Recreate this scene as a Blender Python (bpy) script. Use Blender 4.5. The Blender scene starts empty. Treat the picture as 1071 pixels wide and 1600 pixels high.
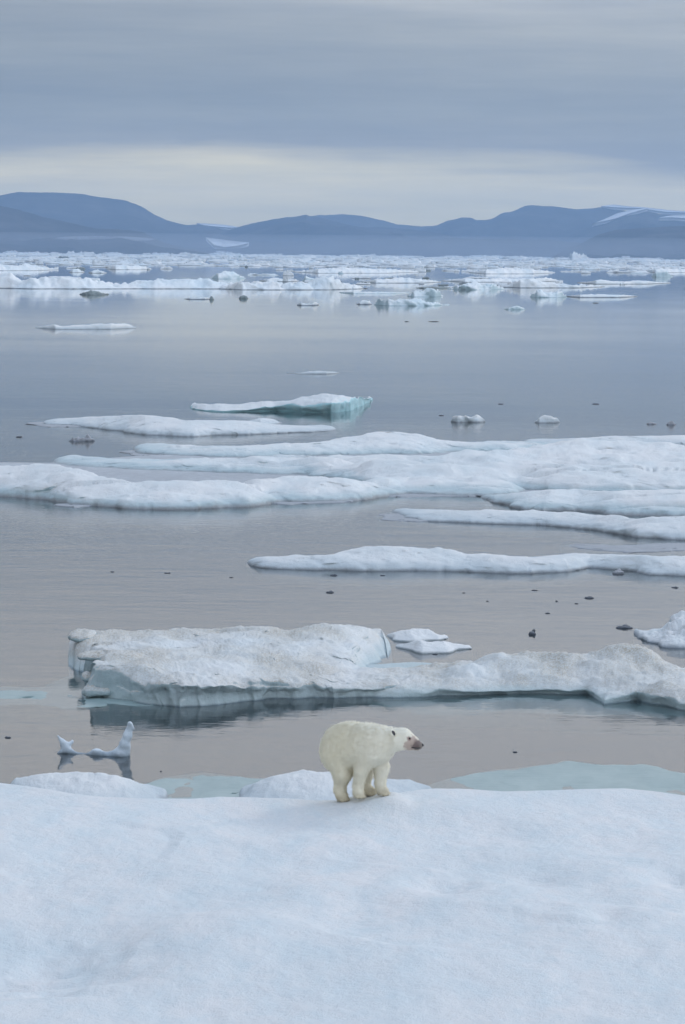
import bpy, math, random
import numpy as np
from mathutils import Matrix, Vector

# ------------------------------------------------------------------ camera, sky, sun, exposure
S = bpy.context.scene
COL = S.collection
W0, H0 = 1071.0, 1600.0
FPX = 5000.0                       # focal length in photograph pixels
CAMZ = 10.5
PITCH = math.atan((800 - 396.0) / FPX)
ROLL = math.radians(0.535)
_F = np.array([0, math.cos(PITCH), -math.sin(PITCH)])
_R0 = np.array([1.0, 0, 0]); _U0 = np.array([0, math.sin(PITCH), math.cos(PITCH)])
_R = math.cos(ROLL) * _R0 + math.sin(ROLL) * _U0
_U = -math.sin(ROLL) * _R0 + math.cos(ROLL) * _U0
CAM = np.array([0, 0, CAMZ])

cd = bpy.data.cameras.new('camera'); cam = bpy.data.objects.new('camera', cd); COL.objects.link(cam)
cd.sensor_fit = 'VERTICAL'; cd.sensor_height = 24.0; cd.lens = FPX / H0 * 24.0
cd.clip_start = 0.5; cd.clip_end = 200000
cam.matrix_world = Matrix((( _R[0], _U[0], -_F[0], 0), (_R[1], _U[1], -_F[1], 0), (_R[2], _U[2], -_F[2], CAMZ), (0, 0, 0, 1)))
S.camera = cam
S.cycles.volume_bounces = 1
S.view_settings.view_transform = 'Standard'; S.view_settings.look = 'None'
S.view_settings.exposure = 0.0; S.view_settings.gamma = 1.0
S.render.resolution_x = 685; S.render.resolution_y = 1024

SUN_EL, SUN_AZ = 30.0, 40.0         # azimuth from +Y (behind the hills) towards +X
wd = bpy.data.worlds.new('World'); S.world = wd; wd.use_nodes = True
nt = wd.node_tree; nt.nodes.clear()
def N(t, typ, **kw):
    n = t.nodes.new(typ)
    for k, v in kw.items():
        if k.startswith('i_'):
            n.inputs[int(k[2:]) if k[2:].isdigit() else k[2:].replace('_', ' ')].default_value = v
        else: setattr(n, k, v)
    return n
def math_(t, op, a, b=None, c=None, clamp=False):
    n = t.nodes.new('ShaderNodeMath'); n.operation = op; n.use_clamp = clamp
    for i, v in enumerate((a, b, c)):
        if v is None: continue
        if isinstance(v, (int, float)): n.inputs[i].default_value = v
        else: t.links.new(v, n.inputs[i])
    return n.outputs[0]
def mixc(t, f, a, b, mode='MIX'):
    n = t.nodes.new('ShaderNodeMix'); n.data_type = 'RGBA'; n.blend_type = mode
    for i, v in ((0, f), (6, a), (7, b)):
        if isinstance(v, (int, float)): n.inputs[i].default_value = v
        elif isinstance(v, tuple): n.inputs[i].default_value = v + (1,) if len(v) == 3 else v
        else: t.links.new(v, n.inputs[i])
    return n.outputs[2]
def ramp(t, f, stops, interp='LINEAR'):
    n = t.nodes.new('ShaderNodeValToRGB'); n.color_ramp.interpolation = interp
    e = n.color_ramp.elements
    while len(e) < len(stops): e.new(0.5)
    for i, (p, c) in enumerate(stops):
        e[i].position = p
        if isinstance(c, (int, float)): c = (c, c, c)
        e[i].color = tuple(c) + (1,)
    t.links.new(f, n.inputs[0]); return n.outputs[0]
def noise(t, vec, scale, detail=4, rough=0.55, dim='3D'):
    n = t.nodes.new('ShaderNodeTexNoise'); n.noise_dimensions = dim
    n.inputs['Scale'].default_value = scale; n.inputs['Detail'].default_value = detail
    n.inputs['Roughness'].default_value = rough
    t.links.new(vec, n.inputs['Vector']); return n.outputs[0]
def mapping(t, vec, scale=(1, 1, 1), loc=(0, 0, 0)):
    n = t.nodes.new('ShaderNodeMapping'); n.inputs['Scale'].default_value = scale; n.inputs['Location'].default_value = loc
    t.links.new(vec, n.inputs['Vector']); return n.outputs[0]

def build_world():
    t = nt
    tc = N(t, 'ShaderNodeTexCoord').outputs['Generated']
    sep = N(t, 'ShaderNodeSeparateXYZ'); t.links.new(tc, sep.inputs[0])
    sky = N(t, 'ShaderNodeTexSky'); sky.sky_type = 'NISHITA'; sky.sun_disc = False
    sky.sun_elevation = math.radians(SUN_EL); sky.sun_rotation = math.radians(SUN_AZ)
    z = sep.outputs[2]
    # stratus: long flat sheets of cloud, layered by elevation
    w1 = noise(t, mapping(t, tc, (5, 5, 26), (3.1, 0, 0)), 1.0, 4, 0.5)
    w2 = noise(t, mapping(t, tc, (11, 11, 130), (0, 2, 5)), 1.0, 5, 0.6)
    zz = math_(t, 'ADD', z, math_(t, 'MULTIPLY', sep.outputs[0], 0.030))
    zz = math_(t, 'ADD', zz, math_(t, 'MULTIPLY', math_(t, 'SUBTRACT', w1, 0.5), 0.024))
    zz = math_(t, 'ADD', zz, math_(t, 'MULTIPLY', math_(t, 'SUBTRACT', w2, 0.5), 0.010))
    m = t.nodes.new('ShaderNodeMapRange'); m.inputs[1].default_value = 0.0; m.inputs[2].default_value = 0.30
    t.links.new(zz, m.inputs[0])
    k = 1 / 0.30
    c = ramp(t, m.outputs[0], SKY(k))
    up = t.nodes.new('ShaderNodeMapRange'); up.inputs[1].default_value = 0.28; up.inputs[2].default_value = 0.8
    t.links.new(z, up.inputs[0])
    c = mixc(t, up.outputs[0], c, ZENITH)
    w3 = noise(t, mapping(t, tc, (6, 6, 85), (7, 1, 9)), 1.0, 7, 0.66)
    c = mixc(t, 1.0, c, ramp(t, w3, [(0.28, (0.76, 0.80, 0.87)), (0.5, 1.0), (0.72, (1.28, 1.23, 1.14))]), 'MULTIPLY')
    sunward = math_(t, 'ADD', math_(t, 'MULTIPLY', sep.outputs[0], 0.45), 1.0)      # the cloud is brighter towards the hidden sun
    cs = N(t, 'ShaderNodeCombineColor')
    for q in range(3): t.links.new(sunward, cs.inputs[q])
    c = mixc(t, 1.0, c, cs.outputs[0], 'MULTIPLY')
    c10 = mixc(t, 1.0, c, (10.0, 10.0, 10.0), 'MULTIPLY')
    c = mixc(t, 0.94, sky.outputs[0], c10)       # thin breaks let a little clear sky through
    bg = N(t, 'ShaderNodeBackground'); bg.inputs[1].default_value = 0.10
    t.links.new(c, bg.inputs[0])
    o = N(t, 'ShaderNodeOutputWorld'); t.links.new(bg.outputs[0], o.inputs[0])
def SKY(k):
    return [(0.0, (1.02, 0.91, 0.50)), (0.016 * k, (1.25, 1.10, 0.63)), (0.0235 * k, (1.15, 1.02, 0.63)),
            (0.0330 * k, (0.36, 0.38, 0.375)), (0.045 * k, (0.30, 0.34, 0.365)), (0.07 * k, (0.39, 0.42, 0.44)), (0.095 * k, (0.59, 0.61, 0.635)),
            (0.14 * k, (0.92, 0.91, 0.91)), (0.20 * k, (1.03, 1.02, 1.03)), (0.28 * k, (0.88, 0.95, 1.04))]
ZENITH = (0.62, 0.76, 0.99)
build_world()
sd = bpy.data.lights.new('sun', 'SUN'); sd.energy = 0.75; sd.angle = math.radians(14); sd.color = (1.0, 0.95, 0.88)
sun = bpy.data.objects.new('sun', sd); COL.objects.link(sun)
_se, _sa = math.radians(SUN_EL), math.radians(SUN_AZ)
sdir = Vector((math.sin(_sa) * math.cos(_se), math.cos(_sa) * math.cos(_se), math.sin(_se)))
sun.rotation_euler = (-sdir).to_track_quat('-Z', 'Y').to_euler()

# ------------------------------------------------------------------ helpers
rng = np.random.default_rng(7); random.seed(7)
def ray(px, py):
    return _F * FPX + _R * (px - W0 / 2) + _U * (H0 / 2 - py)
def at(px, py, z=0.0):                 # a point of the ground (or of a level z) seen at this pixel
    r = ray(px, py); return CAM + r * ((z - CAMZ) / r[2])
def at_y(px, py, Y):                   # a point at distance Y seen at this pixel
    r = ray(px, py); return CAM + r * (Y / r[1])

def _h(i, j, k, seed):
    n = (i.astype(np.int64) * 374761393 + j.astype(np.int64) * 668265263 + k.astype(np.int64) * 2147483647 + seed * 974711) & 0xffffffff
    n = ((n ^ (n >> 13)) * 1274126177) & 0xffffffff
    n = ((n ^ (n >> 16)) * 2246822519) & 0xffffffff
    return ((n ^ (n >> 15)) & 0xffffff) / float(0xffffff) * 2 - 1
def vnoise(p, seed=0):
    f = np.floor(p); i = f.astype(np.int64); u = p - f; u = u * u * u * (u * (u * 6 - 15) + 10)
    r = 0
    for a in (0, 1):
        for b in (0, 1):
            for c in (0, 1):
                w = (u[..., 0] if a else 1 - u[..., 0]) * (u[..., 1] if b else 1 - u[..., 1]) * (u[..., 2] if c else 1 - u[..., 2])
                r = r + w * _h(i[..., 0] + a, i[..., 1] + b, i[..., 2] + c, seed)
    return r
def fbm(p, freq, octv=4, seed=0, gain=0.5):
    p = np.asarray(p, float) * np.asarray(freq, float); r = 0; a = 1.0; s = 0
    for o in range(octv):
        r = r + a * vnoise(p * (2.03 ** o) + 17.3 * o, seed + o); s += a; a *= gain
    return r / s * 1.6

def mesh_obj(name, verts, faces, mat, parent=None, loc=(0, 0, 0), smooth=True):
    me = bpy.data.meshes.new(name)
    v = np.asarray(verts, float) - np.asarray(loc, float)
    me.from_pydata(v.tolist(), [], [tuple(int(i) for i in f) for f in faces]); me.update()
    if smooth: me.polygons.foreach_set('use_smooth', [True] * len(me.polygons))
    me.materials.append(mat)
    o = bpy.data.objects.new(name, me); COL.objects.link(o); o.location = [float(x) for x in loc]
    if parent is not None:
        o.parent = parent
        o.location = [float(a - b) for a, b in zip(loc, parent.location)]
    return o
def tag(o, label, cat, group=None):
    o['label'] = label; o['category'] = cat
    if group: o['group'] = group
    return o
def struct(o): o['kind'] = 'structure'; return o

def smooth1(a, n):
    for _ in range(n):
        b = a.copy(); b[1:-1] = 0.25 * a[:-2] + 0.5 * a[1:-1] + 0.25 * a[2:]; a = b
    return a
def rowpts(pts, nc, sm):
    p = np.array(pts, float); t = np.linspace(p[0, 0], p[-1, 0], nc)
    py = smooth1(np.interp(t, p[:, 0], p[:, 1]), sm); z = smooth1(np.interp(t, p[:, 0], p[:, 2]), sm)
    return np.array([at(a, b, c) for a, b, c in zip(t, py, z)])
def loft(rows, nc=120, per=8, sm=2, amp=0.06, freq=1.2, edge=0.25, efreq=0.5, seed=1, taper=0.035, fold=0.0):
    """Rows of (px, py, height) become a closed ice body; ('off', dY, z) repeats the last row further back."""
    R = []
    for r in rows:
        if isinstance(r[0], str):
            q = R[-1].copy(); q[:, 1] += r[1]
            s = np.linspace(0, 1, nc); q[:, 2] = r[2]; R.append(q)
        else: R.append(rowpts(r, nc, sm))
    first = R[0].copy(); first[:, 2] = -0.5; last = R[-1].copy(); last[:, 2] = np.minimum(-0.5, last[:, 2])
    R = [first] + R + [last]
    K = np.array(R)                                     # (k, nc, 3)
    out = []
    for i in range(len(K) - 1):
        a, b = K[max(i - 1, 0)], K[i]; c, d = K[i + 1], K[min(i + 2, len(K) - 1)]
        m1, m2 = (c - a) * 0.38, (d - b) * 0.38
        for s in np.linspace(0, 1, per, endpoint=False):
            h1, h2, h3, h4 = 2*s**3-3*s**2+1, s**3-2*s**2+s, -2*s**3+3*s**2, s**3-s**2
            out.append(h1 * b + h2 * m1 + h3 * c + h4 * m2)
    out.append(K[-1]); V = np.array(out); nr = len(V)
    if edge:
        e = fbm(np.concatenate([V[..., :2], np.zeros(V.shape[:2] + (1,))], -1), efreq, 4, seed + 50) * edge
        V[..., 1] += e; 
        V[..., 0] += fbm(V, efreq * 1.3, 3, seed + 60) * edge * 0.5
    if amp:
        msk = np.clip(V[..., 2] / 0.35, 0, 1)
        q = V.copy(); q[..., 2] *= 2
        V[..., 2] += amp * (fbm(q, freq, 5, seed, 0.52) - 0.4 * np.abs(fbm(q, freq * 0.6, 4, seed + 7))) * msk
    if fold:
        q = V.copy(); q[..., 2] = 0
        n = fbm(q, (0.07, 0.42, 1), 3, seed + 21); g = np.exp(-(n / 0.13) ** 2) * np.clip(0.6 + 1.4 * fbm(q, (0.05, 0.1, 1), 2, seed + 23), 0, 1)
        n2 = fbm(q, (0.35, 0.8, 1), 3, seed + 25)
        V[..., 2] -= fold * (g + 0.45 * np.clip(n2, 0, 1)) * np.clip((V[..., 2] - 0.12) / 0.4, 0, 1)
    if taper:
        k = max(3, int(nc * taper))
        for e in (0, nc - 1):
            c = V[:, e].mean(0); c[2] = -0.15
            for i in range(k):
                q = i if e == 0 else nc - 1 - i; w = (i / k); w = math.sqrt(w * (2 - w))
                V[:, q] = c + (V[:, q] - c) * np.array([1 - (1 - w) * .6, w, w])
    idx = np.arange(nr * nc).reshape(nr, nc)
    f = np.stack([idx[:-1, :-1], idx[:-1, 1:], idx[1:, 1:], idx[1:, :-1]], -1).reshape(-1, 4)
    wrap = np.stack([idx[-1, :-1], idx[-1, 1:], idx[0, 1:], idx[0, :-1]], -1)
    A = np.concatenate([V.reshape(-1, 3), [V[:, 0].mean(0), V[:, -1].mean(0)]]); m = nr * nc
    F = [tuple(q) for q in np.concatenate([f, wrap])]
    for e, ci, fl in ((0, m, 1), (nc - 1, m + 1, 0)):
        for i in range(nr):
            a, b = idx[i, e], idx[(i + 1) % nr, e]; F.append((ci, a, b) if fl else (ci, b, a))
    return A, F
def join(parts):
    vs, fs, o = [], [], 0
    for v, f in parts:
        vs.append(v); fs += [tuple(int(i) + o for i in q) for q in f]; o += len(v)
    return np.concatenate(vs), fs
def base_of(v):
    return np.array([(v[:, 0].min() + v[:, 0].max()) / 2, (v[:, 1].min() + v[:, 1].max()) / 2, 0.0])
def ice(name, parts, mat, label, cat, group=None, parent=None):
    v, f = join(parts) if isinstance(parts, list) else parts
    loc = base_of(v)
    o = mesh_obj(name, v, f, mat, parent, loc)
    if label: tag(o, label, cat, group)
    return o

def surface_nets(fn, lo, hi, h):
    ax = [np.arange(lo[i], hi[i] + h, h) for i in range(3)]
    G = np.stack(np.meshgrid(*ax, indexing='ij'), -1); v = fn(G)
    n = np.array(v.shape) - 1; acc = np.zeros(tuple(n) + (3,)); cnt = np.zeros(tuple(n))
    def sl(d): return tuple(slice(d[i], d[i] + n[i]) for i in range(3))
    cs = [(a, b, c) for a in (0, 1) for b in (0, 1) for c in (0, 1)]
    for a in cs:
        for k in range(3):
            if a[k]: continue
            b = list(a); b[k] = 1
            va, vb = v[sl(a)], v[sl(b)]; m = (va < 0) != (vb < 0)
            t = np.where(m, va / np.where(m, va - vb, 1), 0)
            pa = np.array(a, float); d = np.array(b, float) - pa
            acc += np.where(m[..., None], pa + t[..., None] * d, 0); cnt += m
    act = cnt > 0; idx = -np.ones(tuple(n), int); idx[act] = np.arange(act.sum())
    I = np.argwhere(act); P = (I + acc[act] / cnt[act][:, None]) * h + np.array([a[0] for a in ax])
    faces = []
    for k in range(3):
        u, w = (k + 1) % 3, (k + 2) % 3
        s0 = [slice(1, None)] * 3; s0[k] = slice(None, -1); s0 = tuple(slice(1, n[i]) if i != k else slice(0, n[i]) for i in range(3))
        s1 = tuple(slice(1, n[i]) if i != k else slice(1, n[i] + 1) for i in range(3))
        va, vb = v[s0], v[s1]
        for flip in (0, 1):
            m = (va < 0) & (vb >= 0) if not flip else (va >= 0) & (vb < 0)
            q = np.argwhere(m) + np.array([1 if i != k else 0 for i in range(3)])
            if not len(q): continue
            du = np.zeros(3, int); du[u] = 1; dw = np.zeros(3, int); dw[w] = 1
            c = [idx[tuple(x.T)] for x in (q - du - dw, q - dw, q, q - du)]
            if flip: c = c[::-1]
            faces.append(np.stack(c, -1))
    return P, np.concatenate(faces)
def cone_d(p, a, b, ra, rb):
    a, b = np.array(a, float), np.array(b, float); d = b - a
    t = np.clip(((p - a) @ d) / max(d @ d, 1e-9), 0, 1)
    return np.linalg.norm(p - (a + t[..., None] * d), axis=-1) - (ra + t * (rb - ra))
def smin(a, b, k):
    h = np.clip(0.5 + 0.5 * (b - a) / k, 0, 1); return b + (a - b) * h - k * h * (1 - h)

# ------------------------------------------------------------------ materials
def new_mat(name):
    m = bpy.data.materials.new(name); m.use_nodes = True; t = m.node_tree; t.nodes.clear()
    o = N(t, 'ShaderNodeOutputMaterial'); return m, t, o
def principled(t, o, col, rough=0.6, spec=0.3, normal=None, sss=0.0, sssr=(0.05, 0.08, 0.1)):
    b = N(t, 'ShaderNodeBsdfPrincipled')
    if isinstance(col, tuple): b.inputs['Base Color'].default_value = col + (1,)
    else: t.links.new(col, b.inputs['Base Color'])
    if isinstance(rough, (int, float)): b.inputs['Roughness'].default_value = rough
    else: t.links.new(rough, b.inputs['Roughness'])
    b.inputs['Specular IOR Level'].default_value = spec
    if normal is not None: t.links.new(normal, b.inputs['Normal'])
    t.links.new(b.outputs[0], o.inputs[0]); return b
def bump(t, h, strength, dist=1.0):
    n = N(t, 'ShaderNodeBump'); n.inputs['Strength'].default_value = strength; n.inputs['Distance'].default_value = dist
    t.links.new(h, n.inputs['Height']); return n.outputs[0]

def ice_mat(name, snow=(0.72, 0.73, 0.735), pale=(0.62, 0.69, 0.72), wall=(0.46, 0.60, 0.64), wet=(0.30, 0.38, 0.42),
            wet_h=0.10, scale=1.0, dirt=0.0, dirtcol=(0.42, 0.36, 0.28), wall_lo=0.15, wall_hi=0.55, bmp=0.05, tint=0.5, mottle=0.0, flank=None, flank_h=0.5):
    m, t, o = new_mat(name)
    tc = N(t, 'ShaderNodeTexCoord').outputs['Object']
    geo = N(t, 'ShaderNodeNewGeometry')
    sn = N(t, 'ShaderNodeSeparateXYZ'); t.links.new(geo.outputs['Normal'], sn.inputs[0])
    sp = N(t, 'ShaderNodeSeparateXYZ'); t.links.new(geo.outputs['Position'], sp.inputs[0])
    n1 = noise(t, mapping(t, tc, (1, 0.45, 1)), 0.55 * scale, 6, 0.6)
    n2 = noise(t, tc, 7 * scale, 6, 0.65)
    c = mixc(t, ramp(t, n1, [(0.38, 0.0), (0.68, tint)]), snow, pale)
    if mottle:
        c = mixc(t, ramp(t, noise(t, mapping(t, tc, (0.6, 0.25, 1)), 2.3 * scale, 7, 0.7), [(0.42, 0.0), (0.75, mottle)]), c, (0.62, 0.72, 0.76))
    if dirt:
        d1 = ramp(t, noise(t, mapping(t, tc, (1, 0.5, 1), (5, 1, 2)), 0.45 * scale, 5, 0.6), [(0.36, 0.0), (0.58, 1.0)])
        d2 = ramp(t, noise(t, tc, 26 * scale, 5, 0.75), [(0.42, 0.0), (0.60, 1.0)])
        d = math_(t, 'MULTIPLY', math_(t, 'MULTIPLY', d1, math_(t, 'ADD', math_(t, 'MULTIPLY', d2, 0.85), 0.15)), dirt)
        c = mixc(t, d, c, dirtcol)
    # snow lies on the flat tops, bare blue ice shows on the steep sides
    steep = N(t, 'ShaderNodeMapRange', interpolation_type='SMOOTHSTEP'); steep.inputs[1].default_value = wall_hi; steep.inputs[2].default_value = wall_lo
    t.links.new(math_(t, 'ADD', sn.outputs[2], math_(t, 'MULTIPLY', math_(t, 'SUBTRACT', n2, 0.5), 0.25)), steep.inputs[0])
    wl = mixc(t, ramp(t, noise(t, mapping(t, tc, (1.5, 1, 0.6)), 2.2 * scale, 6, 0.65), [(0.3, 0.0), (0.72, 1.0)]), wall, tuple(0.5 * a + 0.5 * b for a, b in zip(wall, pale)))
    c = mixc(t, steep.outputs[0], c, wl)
    if flank:       # crease shade painted by height on bluish melt ice below the white crests
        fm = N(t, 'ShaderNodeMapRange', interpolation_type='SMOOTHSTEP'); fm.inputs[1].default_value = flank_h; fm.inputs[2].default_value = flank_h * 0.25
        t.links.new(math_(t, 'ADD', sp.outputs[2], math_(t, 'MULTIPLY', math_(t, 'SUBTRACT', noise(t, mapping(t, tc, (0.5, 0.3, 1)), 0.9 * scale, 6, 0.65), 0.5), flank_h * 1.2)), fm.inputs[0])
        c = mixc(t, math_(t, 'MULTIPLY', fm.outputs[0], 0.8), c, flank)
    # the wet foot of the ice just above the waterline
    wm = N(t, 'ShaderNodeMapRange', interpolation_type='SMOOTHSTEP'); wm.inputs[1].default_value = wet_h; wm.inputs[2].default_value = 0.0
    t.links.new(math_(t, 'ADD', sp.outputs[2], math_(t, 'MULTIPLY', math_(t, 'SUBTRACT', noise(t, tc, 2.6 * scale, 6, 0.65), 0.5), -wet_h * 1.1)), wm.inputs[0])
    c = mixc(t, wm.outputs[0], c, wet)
    hgt = math_(t, 'ADD', n2, math_(t, 'MULTIPLY', noise(t, tc, 38 * scale, 4, 0.7), 0.35))
    principled(t, o, c, 0.62, 0.25, bump(t, hgt, 0.6, bmp / scale))
    return m

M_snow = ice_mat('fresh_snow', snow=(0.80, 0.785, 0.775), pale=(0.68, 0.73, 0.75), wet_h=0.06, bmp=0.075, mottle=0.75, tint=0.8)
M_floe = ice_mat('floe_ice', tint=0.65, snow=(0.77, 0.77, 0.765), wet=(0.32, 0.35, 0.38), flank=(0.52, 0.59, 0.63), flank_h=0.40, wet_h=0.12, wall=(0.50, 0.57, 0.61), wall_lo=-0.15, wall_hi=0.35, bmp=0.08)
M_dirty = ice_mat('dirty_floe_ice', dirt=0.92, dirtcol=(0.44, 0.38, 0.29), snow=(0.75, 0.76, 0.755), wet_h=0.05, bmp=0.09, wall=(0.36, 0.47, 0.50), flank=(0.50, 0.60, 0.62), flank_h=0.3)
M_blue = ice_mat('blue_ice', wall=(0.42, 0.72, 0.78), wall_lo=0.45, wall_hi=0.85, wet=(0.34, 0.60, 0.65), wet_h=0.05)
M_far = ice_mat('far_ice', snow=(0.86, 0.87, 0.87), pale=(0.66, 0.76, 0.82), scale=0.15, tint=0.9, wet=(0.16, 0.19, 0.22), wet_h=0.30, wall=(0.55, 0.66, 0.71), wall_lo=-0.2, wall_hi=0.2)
M_fardark = ice_mat('dark_slab_ice', scale=0.5, snow=(0.24, 0.27, 0.27), pale=(0.34, 0.42, 0.42), wall=(0.16, 0.2, 0.21), wet=(0.1, 0.13, 0.14))
M_farblue = ice_mat('far_blue_ice', scale=0.3, snow=(0.8, 0.84, 0.86), pale=(0.62, 0.74, 0.79), tint=1.0, wall=(0.48, 0.63, 0.68), wall_lo=0.1, wall_hi=0.6, wet=(0.24, 0.38, 0.44))
M_clear = ice_mat('clear_ice', snow=(0.66, 0.72, 0.77), pale=(0.50, 0.58, 0.64), wall=(0.55, 0.62, 0.68), wet=(0.30, 0.36, 0.41), wet_h=0.14, scale=3, bmp=0.03)
M_craggy = ice_mat('craggy_ice', tint=0.9, wall=(0.36, 0.44, 0.50), wall_lo=0.1, wall_hi=0.6, wet=(0.3, 0.34, 0.38), wet_h=0.12, bmp=0.1, scale=2)
M_pan = ice_mat('snow_pan', snow=(0.80, 0.80, 0.795), pale=(0.70, 0.75, 0.77), wet=(0.42, 0.47, 0.50), wet_h=0.06, bmp=0.1, wall=(0.62, 0.68, 0.71), wall_lo=-0.1, wall_hi=0.3)
M_frag = ice_mat('wet_dark_ice', snow=(0.13, 0.145, 0.165), pale=(0.30, 0.33, 0.36), wall=(0.10, 0.115, 0.13), wet=(0.09, 0.10, 0.12), scale=4)
M_slush = ice_mat('grey_slush', snow=(0.36, 0.37, 0.40), pale=(0.5, 0.52, 0.55), wall=(0.3, 0.32, 0.35), wet=(0.2, 0.22, 0.25), scale=4)

def submerged_mat():
    m, t, o = new_mat('awash_ice')
    tc = N(t, 'ShaderNodeTexCoord').outputs['Object']
    n = noise(t, mapping(t, tc, (0.7, 0.35, 1)), 1.4, 7, 0.65)
    c = mixc(t, ramp(t, n, [(0.3, 0.0), (0.7, 1.0)]), (0.25, 0.345, 0.345), (0.36, 0.45, 0.44))
    h = noise(t, mapping(t, tc, (1.5, 5, 1)), 1.0, 4, 0.6)
    principled(t, o, c, 0.35, 0.2, bump(t, h, 0.5, 0.03)); return m
M_sub = submerged_mat()

def water_mat():
    m, t, o = new_mat('sea_water')
    geo = N(t, 'ShaderNodeNewGeometry'); P = geo.outputs['Position']
    h1 = noise(t, mapping(t, P, (1.0, 1.6, 1)), 1.1, 3, 0.5)
    h2 = noise(t, mapping(t, P, (0.16, 0.5, 1), (3, 1, 0)), 1.0, 3, 0.5)
    h3 = noise(t, mapping(t, P, (3.0, 5.5, 1)), 1.0, 2, 0.5)
    calm = ramp(t, noise(t, mapping(t, P, (0.008, 0.03, 1), (9, 0, 0)), 1.0, 3, 0.5), [(0.35, 0.35), (0.65, 1.0)])
    h = math_(t, 'ADD', math_(t, 'MULTIPLY', h1, 0.014), math_(t, 'MULTIPLY', h2, 0.022))
    h = math_(t, 'ADD', h, math_(t, 'MULTIPLY', h3, 0.0055))
    sp = N(t, 'ShaderNodeSeparateXYZ'); t.links.new(P, sp.inputs[0])
    lee = N(t, 'ShaderNodeMapRange'); lee.inputs[1].default_value = 90; lee.inputs[2].default_value = 420; lee.inputs[3].default_value = 1.0; lee.inputs[4].default_value = 0.28
    t.links.new(sp.outputs[1], lee.inputs[0])
    h = math_(t, 'MULTIPLY', math_(t, 'MULTIPLY', h, calm), lee.outputs[0])
    nb = bump(t, h, 1.0, WAVE)
    fr = N(t, 'ShaderNodeFresnel'); fr.inputs[0].default_value = 1.333; t.links.new(nb, fr.inputs['Normal'])
    tr = N(t, 'ShaderNodeBsdfTransparent'); tr.inputs[0].default_value = (0.92, 0.96, 0.96, 1)
    df = N(t, 'ShaderNodeBsdfDiffuse'); df.inputs[0].default_value = (0.06, 0.085, 0.10, 1)
    gl = N(t, 'ShaderNodeBsdfGlossy'); gl.inputs['Roughness'].default_value = 0.03; gl.inputs[0].default_value = (1, 1, 1, 1)
    t.links.new(nb, gl.inputs['Normal'])
    a = N(t, 'ShaderNodeMixShader'); a.inputs[0].default_value = 0.30
    t.links.new(tr.outputs[0], a.inputs[1]); t.links.new(df.outputs[0], a.inputs[2])
    b = N(t, 'ShaderNodeMixShader'); t.links.new(fr.outputs[0], b.inputs[0])
    t.links.new(a.outputs[0], b.inputs[1]); t.links.new(gl.outputs[0], b.inputs[2])
    t.links.new(b.outputs[0], o.inputs[0])
    va = N(t, 'ShaderNodeVolumeAbsorption'); va.inputs['Color'].default_value = (0.30, 0.72, 0.74, 1); va.inputs['Density'].default_value = 0.75
    t.links.new(va.outputs[0], o.inputs['Volume']); return m
WAVE = 1.0
M_water = water_mat()
def plain(name, col, rough=0.7, spec=0.3, nscale=None, amt=0.2, bmp=0):
    m, t, o = new_mat(name)
    tc = N(t, 'ShaderNodeTexCoord').outputs['Object']
    c = col; nb = None
    if nscale:
        n = noise(t, tc, nscale, 5, 0.6)
        c = mixc(t, n, tuple(x * (1 - amt) for x in col), tuple(min(1, x * (1 + amt)) for x in col))
        if bmp: nb = bump(t, n, 0.6, bmp)
    principled(t, o, c, rough, spec, nb); return m
M_bed = plain('deep_water', (0.02, 0.035, 0.045), 1.0, 0.0)
def hill_mat():
    m, t, o = new_mat('tundra_rock')
    tc = N(t, 'ShaderNodeTexCoord').outputs['Object']
    n = noise(t, tc, 0.0012, 7, 0.62); n2 = noise(t, mapping(t, tc, (1, 1, 3)), 0.006, 6, 0.65)
    c = mixc(t, ramp(t, n, [(0.35, 0.0), (0.7, 1.0)]), (0.012, 0.013, 0.015), (0.085, 0.075, 0.065))
    c = mixc(t, ramp(t, n2, [(0.48, 0.0), (0.75, 0.7)]), c, (0.15, 0.135, 0.12))
    principled(t, o, c, 0.95, 0.1, bump(t, n2, 0.5, 30)); return m
M_hill = hill_mat()
M_glacier = plain('glacier_snow', (0.85, 0.87, 0.9), 0.8, 0.1, 0.002, 0.08)

# ------------------------------------------------------------------ sea and hills
def grid_box(name, z, zb, mat):
    xs = np.array([-22000, -6000, -1500, -300, 0, 300, 1500, 6000, 22000.]); ys = np.array([-250, -50, 50, 300, 1500, 6000, 15000, 22000.])
    n, k = len(xs), len(ys); V = [(x, y, z) for y in ys for x in xs] + [(x, y, zb) for y in ys for x in xs]; m = n * k
    F = [(j * n + i, j * n + i + 1, (j + 1) * n + i + 1, (j + 1) * n + i) for j in range(k - 1) for i in range(n - 1)]
    F += [tuple(q + m for q in f[::-1]) for f in F]
    ring = list(range(n)) + [j * n + n - 1 for j in range(1, k)] + list(range(m - 2, m - n - 1, -1)) + [j * n for j in range(k - 2, 0, -1)]
    F += [(ring[(i + 1) % len(ring)], ring[i], ring[i] + m, ring[(i + 1) % len(ring)] + m) for i in range(len(ring))]
    return struct(mesh_obj(name, V, F, mat, smooth=False))
grid_box('sea', 0.0, -7.0, M_water)
grid_box('seabed', -7.5, -9.0, M_bed)

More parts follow.
